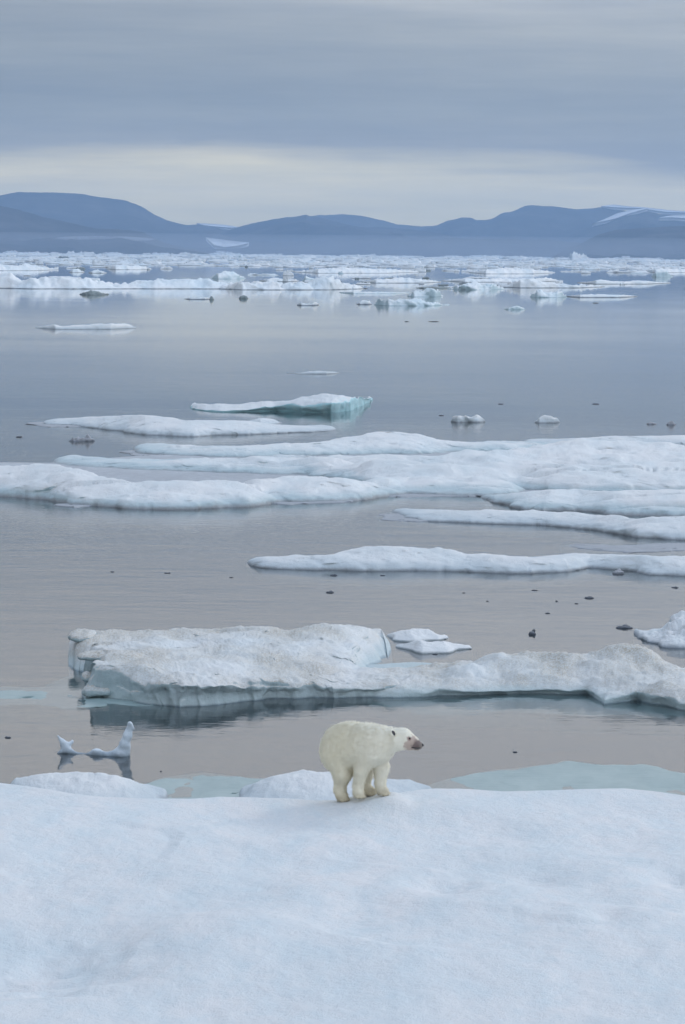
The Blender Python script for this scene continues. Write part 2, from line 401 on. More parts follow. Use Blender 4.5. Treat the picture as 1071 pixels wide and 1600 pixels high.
def hill(name, Y, ridge, seed, front=2500, back=2500, rough=75, mat=M_hill):
    """A range of hills: the skyline is traced at distance Y, the slopes run down to the sea in front and away behind."""
    nc = 420; p = np.array(ridge, float); t = np.linspace(p[0, 0], p[-1, 0], nc)
    py = smooth1(np.interp(t, p[:, 0], p[:, 1]), 3) + 1.1 * fbm(np.stack([t, t * 0, t * 0 + seed], -1), (0.035, 1, 1), 5, seed + 70, 0.6)
    top = np.array([at_y(a, b, Y) for a, b in zip(t, py)])
    rows = []
    prof = [(-1, -0.04), (-0.9, 0.05), (-0.75, 0.2), (-0.55, 0.45), (-0.35, 0.7), (-0.15, 0.9), (0, 1.0), (0.2, 0.93), (0.5, 0.7), (1, -0.02)]
    pr = np.array(prof)
    for s in np.linspace(-1, 1, 70):
        h = np.interp(s, pr[:, 0], pr[:, 1]); r = top.copy()
        d = s * (front if s < 0 else back)
        r[:, 0] *= (Y + d) / Y; r[:, 1] += d
        r[:, 2] = np.where(top[:, 2] > 0, top[:, 2] * h, top[:, 2]) - 2
        env = math.sin(math.pi * min(1, max(0, (s + 1))) ) if s < 0 else 0.4
        q = r.copy(); q[:, 2] = 0
        n = fbm(q, 1 / 900.0, 6, seed, 0.55)
        gul = np.abs(fbm(q * np.array([1, 0.3, 1]), 1 / 500.0, 4, seed + 9))
        r[:, 2] += env * np.clip(top[:, 2] / 120, 0, 1) * (rough * n - rough * 0.8 * gul)
        rows.append(r)
    V = np.array(rows); nr = len(V); idx = np.arange(nr * nc).reshape(nr, nc)
    f = np.stack([idx[:-1, :-1], idx[:-1, 1:], idx[1:, 1:], idx[1:, :-1]], -1).reshape(-1, 4)
    loc = (float(V[..., 0].mean()), float(Y), 0)
    return struct(mesh_obj(name, V.reshape(-1, 3), f, mat, None, loc))
def glacier(name, rows, parent, mat=M_glacier):
    """rows of (px, py, distance): a sheet of snow lying on the slope."""
    K = []
    for r in rows:
        p = np.array(r, float); t = np.linspace(p[0, 0], p[-1, 0], 40)
        K.append([at_y(a, b, c) for a, b, c in zip(t, np.interp(t, p[:, 0], p[:, 1]), np.interp(t, p[:, 0], p[:, 2]))])
    V = np.array(K); nr, nc = V.shape[:2]
    B = V.copy(); B[..., 2] -= 15; B[..., 1] += 15
    idx = np.arange(nr * nc).reshape(nr, nc)
    f = np.stack([idx[:-1, :-1], idx[:-1, 1:], idx[1:, 1:], idx[1:, :-1]], -1).reshape(-1, 4)
    A = np.concatenate([V.reshape(-1, 3), B.reshape(-1, 3)]); m = nr * nc
    ring = list(idx[0]) + list(idx[1:, -1]) + list(idx[-1, ::-1][1:]) + list(idx[::-1, 0][1:-1])
    F = [tuple(q) for q in f] + [tuple(x + m for x in q[::-1]) for q in f]
    F += [(ring[i], ring[(i + 1) % len(ring)], ring[(i + 1) % len(ring)] + m, ring[i] + m) for i in range(len(ring))]
    return mesh_obj(name, A, F, mat, parent, tuple(parent.location))

hA = hill('hills', 17000, [(-420, 372), (-300, 318), (-150, 302), (0, 303), (28, 298), (60, 299), (90, 299), (122, 300), (160, 307), (198, 312), (220, 320), (240, 333), (260, 345),
     (290, 352), (320, 355), (350, 359), (380, 362), (420, 372), (470, 388), (520, 397)], 3)
hC = hill('hills', 19500, [(330, 392), (400, 362), (470, 340), (500, 334), (535, 333), (565, 336), (600, 343), (622, 350), (650, 352), (680, 352), (720, 358), (760, 375), (800, 395)], 5)
hB = hill('hills', 16500, [(290, 394), (330, 368), (360, 356), (395, 347), (430, 340), (462, 337), (470, 335), (478, 332.5), (484, 335), (500, 338), (530, 346), (570, 354), (610, 358), (640, 361), (700, 370), (760, 381), (820, 396)], 11)
hD = hill('hills', 18500, [(600, 394), (640, 362), (680, 352), (700, 344), (735, 339), (745, 343), (768, 342), (790, 332), (830, 322), (865, 323), (900, 326), (945, 321.5), (960, 325), (980, 329), (1000, 331), (1040, 334), (1071, 335), (1150, 325), (1300, 340), (1450, 396)], 21)
hE = hill('hills', 16800, [(800, 399), (870, 376), (930, 349), (960, 338), (990, 329), (1010, 326.5), (1030, 331), (1050, 334), (1071, 338), (1150, 345), (1300, 385), (1340, 402)], 27)
hF = hill('hills', 12500, [(-420, 380), (-250, 325), (-100, 314), (0, 320), (30, 325), (70, 338), (110, 346), (150, 355), (200, 357), (225, 362), (240, 370), (262, 379), (300, 388), (340, 397)], 31, 1800, 1500)
hG = hill('hills', 12500, [(860, 402), (905, 380), (935, 365), (960, 358), (1000, 355), (1040, 352), (1071, 350), (1150, 345), (1250, 352), (1400, 385), (1450, 403)], 37, 1800, 1500)
hK = hill('hills', 14500, [(250, 396), (330, 384), (400, 378), (480, 376), (560, 372), (640, 375), (700, 371), (790, 373), (860, 374), (930, 380), (1000, 390), (1040, 402)], 41, 1500, 1500, 20)
glacier('snowfield', [[(926, 350, 16600), (945, 342, 16650), (965, 333, 16700), (990, 327, 16750)], [(930, 348, 16590), (960, 342, 16600), (985, 333, 16600), (1012, 325.5, 16600)]], hE)
glacier('snowfield', [[(940, 322, 18400), (965, 324, 18400), (1000, 325, 18400), (1040, 331, 18400), (1075, 332, 18400)], [(958, 319.5, 18450), (985, 322.5, 18450), (1010, 324, 18450), (1045, 328, 18450), (1075, 330, 18450)]], hD)
glacier('snowfield', [[(1030, 340, 16300), (1050, 339.5, 16300), (1090, 342, 16300)], [(1045, 337, 16350), (1060, 336, 16350), (1090, 335, 16350)]], hE)
glacier('snowfield', [[(335, 383, 13900), (352, 386, 13900), (372, 384, 13900), (386, 380.5, 13900)], [(322, 371, 14100), (345, 374, 14100), (370, 377, 14100), (389, 378.5, 14100)]], hA)
glacier('snowfield', [[(318, 352, 17100), (340, 354, 17100), (360, 355.5, 17100), (372, 355, 17100)], [(308, 348.5, 17150), (330, 349.5, 17150), (350, 351, 17150), (370, 354, 17150)]], hA)

# ------------------------------------------------------------------ foreground floe
FG_EDGE = [(-700, 1215), (-300, 1222), (-60, 1221), (0, 1225), (50, 1231), (110, 1242), (160, 1247), (230, 1249), (300, 1247), (345, 1243), (390, 1244), (450, 1247), (520, 1250), (560, 1247), (600, 1243),
           (640, 1236), (680, 1231.5), (730, 1232), (790, 1236), (850, 1235.5), (930, 1233), (980, 1231), (1020, 1234), (1071, 1241), (1200, 1238), (1500, 1230), (1800, 1240)]
GZ = 0.90
BEAR0 = at(531.7, 1250, GZ); BEAR_O = BEAR0 - np.array([-0.533, 0.2, 0])
def foreground():
    nc, nr = 560, 380
    t = np.concatenate([np.linspace(-700, -60, 60, endpoint=False), np.linspace(-60, 1131, nc - 120), np.linspace(1131, 1800, 61)[1:]])
    nc = len(t)
    e = np.array(FG_EDGE, float); ey = smooth1(np.interp(t, e[:, 0], e[:, 1]), 4)
    edge = np.array([at(a, b, GZ) for a, b in zip(t, ey)])
    V = []
    for v in np.linspace(0, 1, nr):
        Y = 17 + (edge[:, 1] - 17) * (1 - (1 - v) ** 1.5)
        x = edge[:, 0] * (0.55 + 0.45 * Y / edge[:, 1])
        V.append(np.stack([x, Y, np.full(nc, GZ)], -1))
    V = np.array(V)
    q = V.copy(); q[..., 2] = 0
    und = 0.15 * fbm(q, (0.14, 0.11, 1), 3, 101) + 0.075 * fbm(q, (0.5, 0.36, 1), 4, 111, 0.45) + 0.010 * fbm(q, (3.6, 2.6, 1), 4, 121, 0.62)
    # wind-cut steps: a low scarp wherever a slow field crosses a level
    fld = fbm(q, (0.10, 0.16, 1), 4, 131) * 1.5
    step = fld - np.floor(fld); und += 0.045 * np.clip(step / 0.12, 0, 1) * (1 - np.clip((step - 0.12) / 0.88, 0, 1)) * np.clip(0.5 + fbm(q, 0.2, 2, 141), 0, 1)
    ed = np.clip((edge[None, :, 1] - V[..., 1]) / 2.2, 0, 1)
    # melt hollows near the middle right, as in the photograph
    for (hx, hy, r, dp) in ((697, 1384, 0.55, 0.13), (850, 1370, 0.5, 0.08), (1055, 1372, 0.5, 0.12), (30, 1500, 1.3, 0.16), (130, 1480, 1.1, 0.10), (560, 1430, 0.8, 0.05), (950, 1440, 0.3, 0.05)):
        c = at(hx, hy, GZ); d2 = ((V[..., 0] - c[0]) / r) ** 2 + ((V[..., 1] - c[1]) / (r * 1.6)) ** 2
        und -= 1.5 * dp * np.exp(-d2) * (1 + 0.35 * fbm(q, 1.3, 3, 151))
    V[..., 2] += und * (0.25 + 0.75 * ed)
    # trampled ground under the bear rises towards its forefeet
    bx, by = V[..., 0] - BEAR_O[0], V[..., 1] - BEAR_O[1]
    pl = GZ + np.clip(0.105 + 0.185 * bx - 0.02 * by, 0.0, 0.23)
    for fx, fy in ((-.50, .13), (-.06, .26), (-.21, -.13), (.19, -.02)):
        pl = pl - 0.035 * np.exp(-(((bx - fx) / .17) ** 2 + ((by - fy) / .2) ** 2))
    w = np.exp(-(((bx + 0.15) / 0.75) ** 4 + ((by - 0.05) / 0.6) ** 4))
    V[..., 2] = V[..., 2] * (1 - w) + w * (pl + 0.02 * fbm(q, 2.2, 3, 161))
    L = list(V)
    last = V[-1].copy()
    for dy, dz in ((0.12, -0.03), (0.3, -0.14), (0.5, -0.35), (0.6, -0.7), (0.6, -1.5)):
        r = last.copy(); r[:, 1] += dy + 0.15 * fbm(r, 0.8, 3, 171); r[:, 2] = last[:, 2] + dz
        L.append(r)
    f0 = V[0].copy(); f0[:, 1] -= 0.5; f0[:, 2] = -0.6; L.insert(0, f0)
    V = np.array(L); nr = len(V); idx = np.arange(nr * nc).reshape(nr, nc)
    f = np.stack([idx[:-1, :-1], idx[:-1, 1:], idx[1:, 1:], idx[1:, :-1]], -1).reshape(-1, 4)
    return V.reshape(-1, 3), f
fg = ice('ice_floe', foreground(), M_snow, 'broad snow-covered ice floe filling the foreground, with the polar bear standing on its far edge', 'ice floe')
ice('snow_mound', loft([[(2, 1258, 0), (60, 1294, 0), (180, 1296, 0), (268, 1256, 0)], [(4, 1252, .05), (60, 1236, .30), (120, 1234, .34), (190, 1238, .28), (262, 1256, .0)],
     [(8, 1246, .05), (28, 1217, .32), (60, 1210, .42), (120, 1207, .44), (175, 1209, .42), (205, 1216, .32), (230, 1229, .18), (260, 1254, 0)], ('off', 0.9, 0.1), ('off', 0.4, -0.2)], 190, 14, amp=0.045, freq=2.8, edge=0.15, seed=5), M_floe,
     None, None, parent=fg)
ice('snow_mound', loft([[(362, 1256, 0), (440, 1294, 0), (600, 1294, 0), (690, 1256, 0)], [(366, 1256, .0), (420, 1236, .26), (480, 1232, .32), (590, 1234, .26), (686, 1254, .0)],
     [(368, 1254, 0), (382, 1238, .10), (395, 1224, .26), (430, 1209, .40), (475, 1203, .45), (520, 1204.5, .42), (590, 1214, .32), (640, 1222, .2), (684, 1252, 0)], ('off', 0.9, 0.1), ('off', 0.4, -0.2)], 220, 14, amp=0.04, freq=2.8, edge=0.15, seed=6), M_floe,
     None, None, parent=fg)
def ledge(rows, parent, seed, nc=160):
    v, f = loft(rows, nc, 12, 3, 0, 1, 1.1, 0.35, seed, 0.15)
    q = v * np.array([1, 1, 0]); w = np.clip(1 + (v[:, 2] + .06) / .15, 0, 1)
    v[:, 2] = v[:, 2] + w * (0.030 * fbm(q, (0.9, 0.45, 1), 5, seed, 0.62) - 0.006)
    return ice('awash_ledge', (v, f), M_sub, None, None, parent=parent)
ledge([[(560, 1300, .02), (1500, 1300, .02)], [(600, 1258, .02), (1480, 1262, .02)], [(640, 1226, .022), (760, 1214, .022), (860, 1207, .022), (1000, 1209, .022), (1080, 1219, .022), (1450, 1225, .022)],
       [(655, 1219, .008), (760, 1206, .008), (860, 1198, .008), (1000, 1200, .008), (1080, 1212, .008), (1440, 1218, .008)], ('off', 0.6, -.16), ('off', 0.6, -.55), ('off', 0.7, -1.3), ('off', 0.8, -2.6)], fg, 12)
ledge([[(150, 1300, .02), (520, 1300, .02)], [(170, 1262, .02), (520, 1262, .02)], [(200, 1228, .022), (240, 1220, .022), (300, 1216, .022), (380, 1219, .022), (500, 1222, .022)],
       [(215, 1220, .008), (240, 1212, .008), (300, 1208, .008), (380, 1212, .008), (490, 1216, .008)], ('off', 0.6, -.16), ('off', 0.6, -.55), ('off', 0.7, -1.3), ('off', 0.8, -2.6)], fg, 14)

# ------------------------------------------------------------------ the dirty floe behind the bear
A = loft([[(118, 1090, 0), (160, 1092, 0), (215, 1098, 0), (285, 1104, 0), (335, 1100, 0), (420, 1093, 0), (530, 1089, 0), (640, 1087, 0)],
          [(136, 1068, .34), (165, 1070, .34), (220, 1078, .31), (285, 1085, .28), (335, 1086, .21), (420, 1082, .17), (530, 1080, .14), (640, 1079, .12)],
          [(142, 1049, .64), (165, 1050, .64), (220, 1060, .58), (285, 1068, .55), (335, 1073, .42), (420, 1072, .33), (530, 1071, .28), (640, 1072, .23)],
          [(146, 1033, .80), (200, 1037, .80), (280, 1046, .74), (350, 1054, .62), (430, 1057, .50), (520, 1055, .42), (600, 1057, .30)],
          [(152, 1018, .72), (220, 1020, .74), (300, 1023, .68), (400, 1024, .62), (480, 1026, .54), (535, 1034, .38), (562, 1043, .12)],
          [(124, 1001, .60), (200, 1003, .66), (300, 1002, .62), (400, 1000, .70), (490, 1002, .64), (550, 1016, .44), (578, 1028, .12)],
          [(110, 989, .50), (150, 985.5, .60), (200, 988, .56), (290, 983, .62), (345, 985, .58), (400, 981, .74), (460, 983, .66), (505, 977, .72), (540, 975, .70), (568, 980, .54), (590, 992, .30), (606, 1008, .06)],
          ('off', 1.5, 0.3), ('off', 0.8, -0.1)], 520, 16, 2, 0.095, 1.5, 0.32, 1.1, 31, 0.03)
B = loft([[(470, 1090, 0), (620, 1090, 0), (700, 1086, 0), (770, 1083, 0), (850, 1085, 0), (915, 1084, 0), (945, 1100, 0), (1000, 1094, 0), (1040, 1102, 0), (1071, 1110, 0), (1200, 1132, 0), (1330, 1125, 0)],
          [(480, 1074, .22), (620, 1074, .22), (700, 1076, .16), (770, 1076, .12), (850, 1078, .12), (912, 1076, .14), (945, 1088, .16), (1000, 1080, .24), (1040, 1086, .26), (1071, 1092, .28), (1200, 1110, .3), (1320, 1110, .1)],
          [(500, 1056, .40), (620, 1056, .36), (700, 1056, .36), (770, 1050, .42), (850, 1052, .42), (905, 1058, .36), (945, 1066, .34), (1000, 1060, .42), (1040, 1068, .42), (1071, 1074, .42), (1200, 1090, .4), (1310, 1095, .1)],
          [(520, 1050, .30), (640, 1048, .26), (720, 1040, .44), (770, 1032, .58), (830, 1028, .62), (900, 1030, .62), (950, 1022, .74), (1000, 1024, .72), (1040, 1042, .55), (1080, 1056, .4), (1200, 1075, .3), (1300, 1085, .1)],
          [(560, 1046, .08), (650, 1043, .08), (690, 1040, .16), (740, 1031, .38), (780, 1022, .58), (822, 1018, .66), (850, 1022, .62), (895, 1022, .66), (930, 1012, .82), (960, 1005, .94), (990, 1005, .94), (1015, 1012, .84), (1040, 1032, .5), (1075, 1046, .3), (1200, 1065, .2), (1290, 1078, .05)],
          ('off', 1.2, 0.05), ('off', 0.6, -0.2)], 420, 14, 2, 0.12, 1.6, 0.30, 0.6, 37)
def lump(px0, px1, py0, py1, z0, depth, seed, tilt=0.0):
    a, b = at(px0, (py0 + py1) / 2, z0), at(px1, (py0 + py1) / 2, z0); sc = np.linalg.norm(b - a) / (px1 - px0)
    r = max((py1 - py0) * sc / 2, 0.02); ln = np.linalg.norm(b - a) / 2; c = (a + b) / 2
    nu, nv = 28, 18; V = []
    for i in range(nv + 1):
        th = math.pi * i / nv
        for j in range(nu):
            ph = 2 * math.pi * j / nu
            p = np.array([math.sin(th) * math.cos(ph), math.sin(th) * math.sin(ph), math.cos(th)])
            p = np.sign(p) * np.abs(p) ** 0.75
            V.append(c + p * np.array([ln, depth, r]) + np.array([0, 0, tilt * p[0] * ln]))
    V = np.array(V); V += np.stack([fbm((V - c) / r * 0.7, 1, 3, seed + k) for k in range(3)], -1) * np.array([r, r, r]) * 0.4
    F = [(i * nu + j, (i + 1) * nu + j, (i + 1) * nu + (j + 1) % nu, i * nu + (j + 1) % nu) for i in range(nv) for j in range(nu)]
    return V, F
mf = ice('ice_floe', [A, B], M_dirty, 'long thick ice floe speckled with brown dirt, lying across the water just behind the bear', 'ice floe')
for g in (lump(109, 150, 986, 1000, .62, .8, 3), lump(122, 182, 1019, 1031, .58, .5, 4), lump(128, 160, 1050, 1064, .24, .4, 6), lump(130, 178, 1070, 1087, .15, .5, 8), lump(284, 325, 1086, 1103, .08, .3, 9)):
    ice('ice_knob', g, M_dirty, None, None, parent=mf)
ledge([[(-160, 1112, -.05), (60, 1108, -.04), (150, 1104, -.04), (300, 1106, -.03)], [(-160, 1100, -.01), (60, 1099, -.005), (150, 1097, .0), (290, 1098, -.0)],
       [(-150, 1080, .005), (60, 1078, .01), (150, 1074, .01), (270, 1080, .01)], [(-130, 1068, -.03), (60, 1066, -.03), (150, 1056, -.03), (250, 1066, -.03)], ('off', 0.6, -.16), ('off', 0.6, -.55), ('off', 0.7, -1.3), ('off', 0.8, -2.6)], mf, 16)
ledge([[(560, 1112, -.2), (700, 1116, -.2), (800, 1118, -.2), (960, 1120, -.2), (1100, 1138, -.2), (1300, 1148, -.2)], [(560, 1100, -.10), (700, 1104, -.08), (800, 1106, -.06), (960, 1112, -.06), (1100, 1128, -.06), (1300, 1140, -.06)],
       [(580, 1080, -.04), (700, 1080, -.04), (800, 1080, -.03), (960, 1092, -.03), (1100, 1102, -.03), (1290, 1120, -.03)], [(580, 1070, -.1), (1280, 1100, -.1)]], mf, 18)

def body(front, ridge, z, depth=None, seed=1, amp=0.05, freq=1.0, edge=0.55, mat=None, back=None, sh=0.55, nc=None, bz=0.3, efreq=0.55, sm=1, fold=0.0):
    """front: waterline points (px, py); ridge: skyline points (px, py); the ridge height z follows from how far the two lie apart."""
    f = np.array(front, float); r = np.array([(front[0][0], front[0][1] - .3)] + [p for p in ridge if front[0][0] + 1.5 < p[0] < front[-1][0] - 1.5] + [(front[-1][0], front[-1][1] - .3)], float)
    Yf = at(f[:, 0].mean(), f[:, 1].mean(), 0)[1]
    sc = FPX / Yf
    def dz(px, py): return max(0.02, (np.interp(px, f[:, 0], f[:, 1]) - py) / sc)
    xs = np.linspace(f[0, 0], f[-1, 0], 90); rr = np.interp(xs, r[:, 0], r[:, 1])
    R2 = [(a, b, min(z, dz(a, b) * 0.74)) for a, b in zip(xs, rr)]
    def mid(sh, k):
        o = []
        for a, b, c in R2:
            fy = np.interp(a, f[:, 0], f[:, 1]); y = fy + (b - fy) * sh; o.append((a, y, min(c * 1.1, dz(a, y) * k)))
        return o
    R0, R1 = mid(0.30, 0.90), mid(0.62, 0.82)
    d = depth if depth else 2.0
    rows = [[(a, b, 0.0) for a, b in f], R0, R1, R2, ('off', d * 0.6, bz * 0.5 * z), ('off', d * 0.4, -0.1)]
    n = nc or int(max(24, min(420, (f[-1, 0] - f[0, 0]) * 0.75)))
    return loft(rows, n, 14, sm, amp, freq, edge, efreq, seed, fold=fold)

# small white pans beside the dirty floe
ice('ice_floe', body([(606, 1000), (640, 1003), (690, 1001), (702, 996)], [(608, 990), (625, 985), (645, 982), (670, 985), (690, 992), (700, 996)], 0.3, 0.8, 41, 0.06, 2.5, 0.4), M_pan,
    'small rounded white snow pan tucked behind the notch of the dirty floe', 'ice floe', 'small white pans beside the dirty floe')
ice('ice_floe', body([(622, 1012), (660, 1021), (700, 1020), (745, 1014)], [(626, 1006), (660, 1001), (700, 1002), (730, 1008), (744, 1013)], 0.25, 0.8, 43, 0.06, 2.5, 0.4), M_pan,
    'small flat white snow pan with pointed right end in front of the rounded pan', 'ice floe', 'small white pans beside the dirty floe')
ice('ice_floe', body([(992, 996), (1006, 1003), (1040, 1009), (1071, 1011), (1130, 1012), (1180, 1004)], [(994, 993), (1012, 984), (1030, 974), (1046, 966), (1056, 955), (1066, 951), (1080, 953), (1110, 962), (1150, 975), (1178, 998)], 1.0, 1.5, 47, 0.24, 1.5, 0.4, nc=240, fold=0.3), M_craggy,
    'craggy pale ice block poking in at the right edge beyond the dirty floe', 'ice block')

# ------------------------------------------------------------------ smooth floes in the middle distance
f6 = ice('ice_floe', body([(389, 885), (410, 890), (440, 892), (550, 893), (640, 890), (730, 893), (830, 895), (872, 893), (920, 888), (968, 891), (1010, 898), (1071, 900), (1200, 904), (1420, 898)],
    [(390, 880), (400, 875), (425, 873), (450, 871), (515, 868), (545, 861), (565, 855), (600, 852), (640, 851), (685, 851), (708, 858), (730, 864), (780, 867), (850, 871), (900, 867), (960, 864), (1071, 867), (1200, 868), (1410, 892)], 0.9, 4, 51, 0.07, 1.0, fold=0.16), M_floe,
    'slim white ice floe with a rounded hump, nearest one beyond the dirty floe', 'ice floe')
f7 = ice('ice_floe', body([(612, 806), (650, 812), (760, 818), (850, 821), (920, 825), (960, 833), (1000, 840), (1071, 843), (1200, 848), (1400, 838)],
    [(614, 804), (650, 800), (720, 796.5), (800, 798), (870, 799), (930, 803), (980, 806), (1071, 807), (1200, 812), (1390, 832)], 0.9, 4, 53, 0.06, 1.0, fold=0.16), M_floe,
    'flat white ice floe tapering to a point, just before the widest ridged floe', 'ice floe')
def grey_sheet(front, backrow, z, seed):
    return loft([[(a, b, 0.0) for a, b in front], [(a, b - 9, z * .7) for a, b in front], [(a, b, z) for a, b in backrow], ('off', 0.8, -0.1)], 260, 6, 2, 0.03, 0.8, 0.4, 0.4, seed)
P = body([(-400, 772), (-150, 770), (0, 776), (60, 781), (110, 788), (200, 794), (300, 795), (380, 792), (430, 786), (560, 783), (640, 772), (760, 775), (830, 772)],
         [(-390, 758), (-150, 728), (0, 725), (60, 724), (110, 730), (150, 741), (200, 750), (300, 751), (400, 747), (470, 744), (560, 747), (650, 743), (740, 745), (790, 752), (825, 768)], 1.5, 6, 61, 0.11, 0.8, fold=0.28)
P2 = body([(-60, 768), (40, 770), (140, 772), (240, 778), (330, 776)], [(-55, 760), (40, 746), (140, 748), (240, 762), (325, 774)], 0.5, 4, 62, 0.04, 0.8)
Q = body([(75, 727), (150, 732), (240, 738), (330, 740), (450, 743), (520, 750), (580, 762), (700, 768), (800, 766), (900, 772), (980, 774), (1071, 772), (1250, 775), (1480, 760)],
         [(80, 722), (150, 718), (220, 722), (300, 716), (420, 711), (500, 713), (560, 716), (640, 722), (720, 726), (800, 722), (880, 724), (980, 726), (1071, 720), (1250, 725), (1470, 755)], 1.6, 6, 63, 0.12, 0.7, fold=0.28)
Q2 = body([(430, 730), (560, 742), (660, 745), (760, 748), (900, 745), (1071, 748), (1300, 745), (1450, 735)],
          [(435, 724), (520, 711), (600, 708), (680, 713), (730, 704), (790, 702), (830, 698), (850, 692), (880, 687), (905, 685), (950, 688), (1000, 690), (1071, 694), (1200, 700), (1440, 730)], 1.6, 6, 64, 0.12, 0.7, fold=0.28)
R_ = body([(205, 708), (280, 713), (360, 716), (460, 714), (560, 712), (640, 712), (720, 709), (800, 708), (870, 706)],
          [(208, 703), (230, 698), (290, 697), (400, 695), (480, 690), (540, 683), (570, 681), (592, 673), (612, 670), (630, 671), (655, 677), (690, 687), (740, 691), (800, 691), (865, 695)], 1.6, 6, 65, 0.10, 0.7, fold=0.28)
gs = grey_sheet([(-380, 764), (0, 766), (300, 774), (500, 772), (580, 776), (680, 770), (760, 776), (1000, 772), (1400, 766)], [(-300, 720), (80, 724), (300, 708), (800, 700), (1071, 700), (1380, 715)], 0.06, 66)
M_meltice = ice_mat('grey_melt_ice', snow=(0.45, 0.47, 0.5), pale=(0.62, 0.66, 0.69), wet=(0.32, 0.34, 0.37), wall=(0.4, 0.45, 0.5))
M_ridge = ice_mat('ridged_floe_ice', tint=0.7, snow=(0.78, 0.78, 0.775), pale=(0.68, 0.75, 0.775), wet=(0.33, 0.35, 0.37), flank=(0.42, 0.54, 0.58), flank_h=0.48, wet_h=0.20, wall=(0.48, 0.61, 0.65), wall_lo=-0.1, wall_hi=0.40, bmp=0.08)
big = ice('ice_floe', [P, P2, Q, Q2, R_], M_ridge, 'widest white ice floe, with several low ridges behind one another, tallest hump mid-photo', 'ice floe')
ice('melt_flat', gs, M_meltice, None, None, parent=big)
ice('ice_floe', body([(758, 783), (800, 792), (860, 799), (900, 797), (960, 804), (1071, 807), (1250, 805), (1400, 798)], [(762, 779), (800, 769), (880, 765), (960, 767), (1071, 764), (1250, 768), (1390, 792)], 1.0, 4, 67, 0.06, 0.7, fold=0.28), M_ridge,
    'white ice floe with grey foot, overlapping the right front of the widest ridged floe', 'ice floe')
ice('ice_floe', body([(820, 694), (900, 697), (1000, 697), (1071, 698), (1200, 697), (1380, 693)], [(823, 691), (880, 686), (960, 682), (1071, 678), (1200, 680), (1375, 690)], 0.9, 4, 69, 0.05, 0.6, fold=0.16), M_floe,
    'low white ice floe behind the right end of the widest ridged floe', 'ice floe')
f9 = ice('ice_floe', [body([(62, 664), (110, 665), (150, 669), (230, 680), (300, 682), (380, 679), (450, 677), (525, 674)], [(66, 661), (90, 656), (130, 652), (200, 647.5), (240, 649), (290, 655), (340, 656), (390, 658), (450, 665), (500, 670), (522, 672)], 1.2, 5, 71, 0.05, 0.5, fold=0.16),
    body([(380, 662), (410, 665), (440, 663)], [(384, 658), (405, 653), (425, 653), (438, 659)], 0.4, 2, 72, 0.03, 0.8)], M_floe,
    'long low white ice floe with a thin dark tip, left of the blue-bellied berg', 'ice floe')
bb = ice('ice_berg', loft([[(296, 638, 0), (320, 642, 0), (350, 644, 0), (400, 643, 0), (430, 642, 0), (470, 644, 0), (520, 645, 0), (548, 642, 0), (565, 634, 0), (583, 626, 0)],
    [(297, 637, .05), (320, 639, .12), (350, 641, .12), (400, 638, .22), (430, 633, .40), (470, 631, .57), (520, 629, .70), (548, 627, .66), (565, 625, .42), (583, 624, .1)],
    [(298, 634, .1), (308, 631.5, .3), (322, 631, .38), (345, 633, .36), (365, 634, .32), (400, 629, .5), (450, 624, .75), (475, 619, .95), (492, 616, 1.1), (512, 616, 1.1), (530, 619, 1.0), (550, 620.5, .85), (565, 621.5, .6), (583, 622, .2)],
    ('off', 2.0, .3), ('off', 1.5, -.1)], 300, 14, 2, 0.12, 0.9, 0.25, 0.5, 73, 0.02), M_blue,
    'low white berg with a hollow turquoise belly floating left of centre', 'iceberg')
ledge([[(415, 652, -.6), (500, 657, -.6), (570, 650, -.6)], [(415, 648, -.25), (500, 651, -.25), (572, 645, -.25)], [(420, 638, -.2), (500, 638, -.2), (572, 634, -.2)], [(430, 630, -.5), (570, 628, -.5)]], bb, 74, 60)

def shelf(x0, x1, y0, y1, parent, seed, z=0.025):
    xm = (x0 + x1) / 2; d = (y1 - y0)
    v, f = loft([[(x0, y0 + d * .55, 0), (xm - (x1 - x0) * .2, y1, 0), (xm + (x1 - x0) * .25, y1 - d * .2, 0), (x1, y0 + d * .5, 0)], [(x0, y0 + d * .25, z), (xm, y1 - d * .45, z), (x1, y0 + d * .25, z)],
                 [(x0, y0 + d * .1, z), (xm, y0, z), (x1, y0 + d * .1, z)], ('off', .6, -.1)], 120, 6, 2, .04, 1.2, .9, .5, seed, .1)
    return ice('melt_shelf', (v, f), M_meltice, None, None, parent=parent)
shelf(420, 562, 778, 789, big, 301); shelf(92, 152, 785, 793, big, 302); shelf(590, 790, 764, 779, big, 303); shelf(196, 300, 702, 717, big, 304)
shelf(600, 700, 803, 815, f7, 305); shelf(870, 1240, 849, 862, f7, 306); shelf(46, 150, 659, 669, f9, 307); 

# ------------------------------------------------------------------ little floes and blocks in open water
def pan(name, x0, x1, yb, hs, mat, label, cat, group=None, depth=None, seed=1, rag=0.25, thick=3.0):
    """x-range and waterline at the photo's scale, hs = skyline heights in pixels."""
    xs = np.linspace(x0, x1, len(hs) + 2)
    Y = at((x0 + x1) / 2, yb, 0)[1]; sc = FPX / Y
    dip = min(3.0, 0.02 * (x1 - x0) + 0.4)
    fr = [(x0, yb - dip * 0.7), (x0 + (x1 - x0) * 0.2, yb), (x0 + (x1 - x0) * 0.75, yb), (x1, yb - dip * 0.6)]
    rd = [(x0 + 0.3, yb - dip)] + [(a, yb - h) for a, h in zip(xs[1:-1], hs)] + [(x1 - 0.3, yb - dip * 0.9)]
    d = depth or max(0.6, (x1 - x0) / sc * 0.5)
    n = int(max(16, min(300, (x1 - x0) * 0.9)))
    hm = max(hs) / sc
    g = loft_simple(fr, rd, d, n, seed, hm, rag)
    return ice(name, g, mat, label, cat, group)
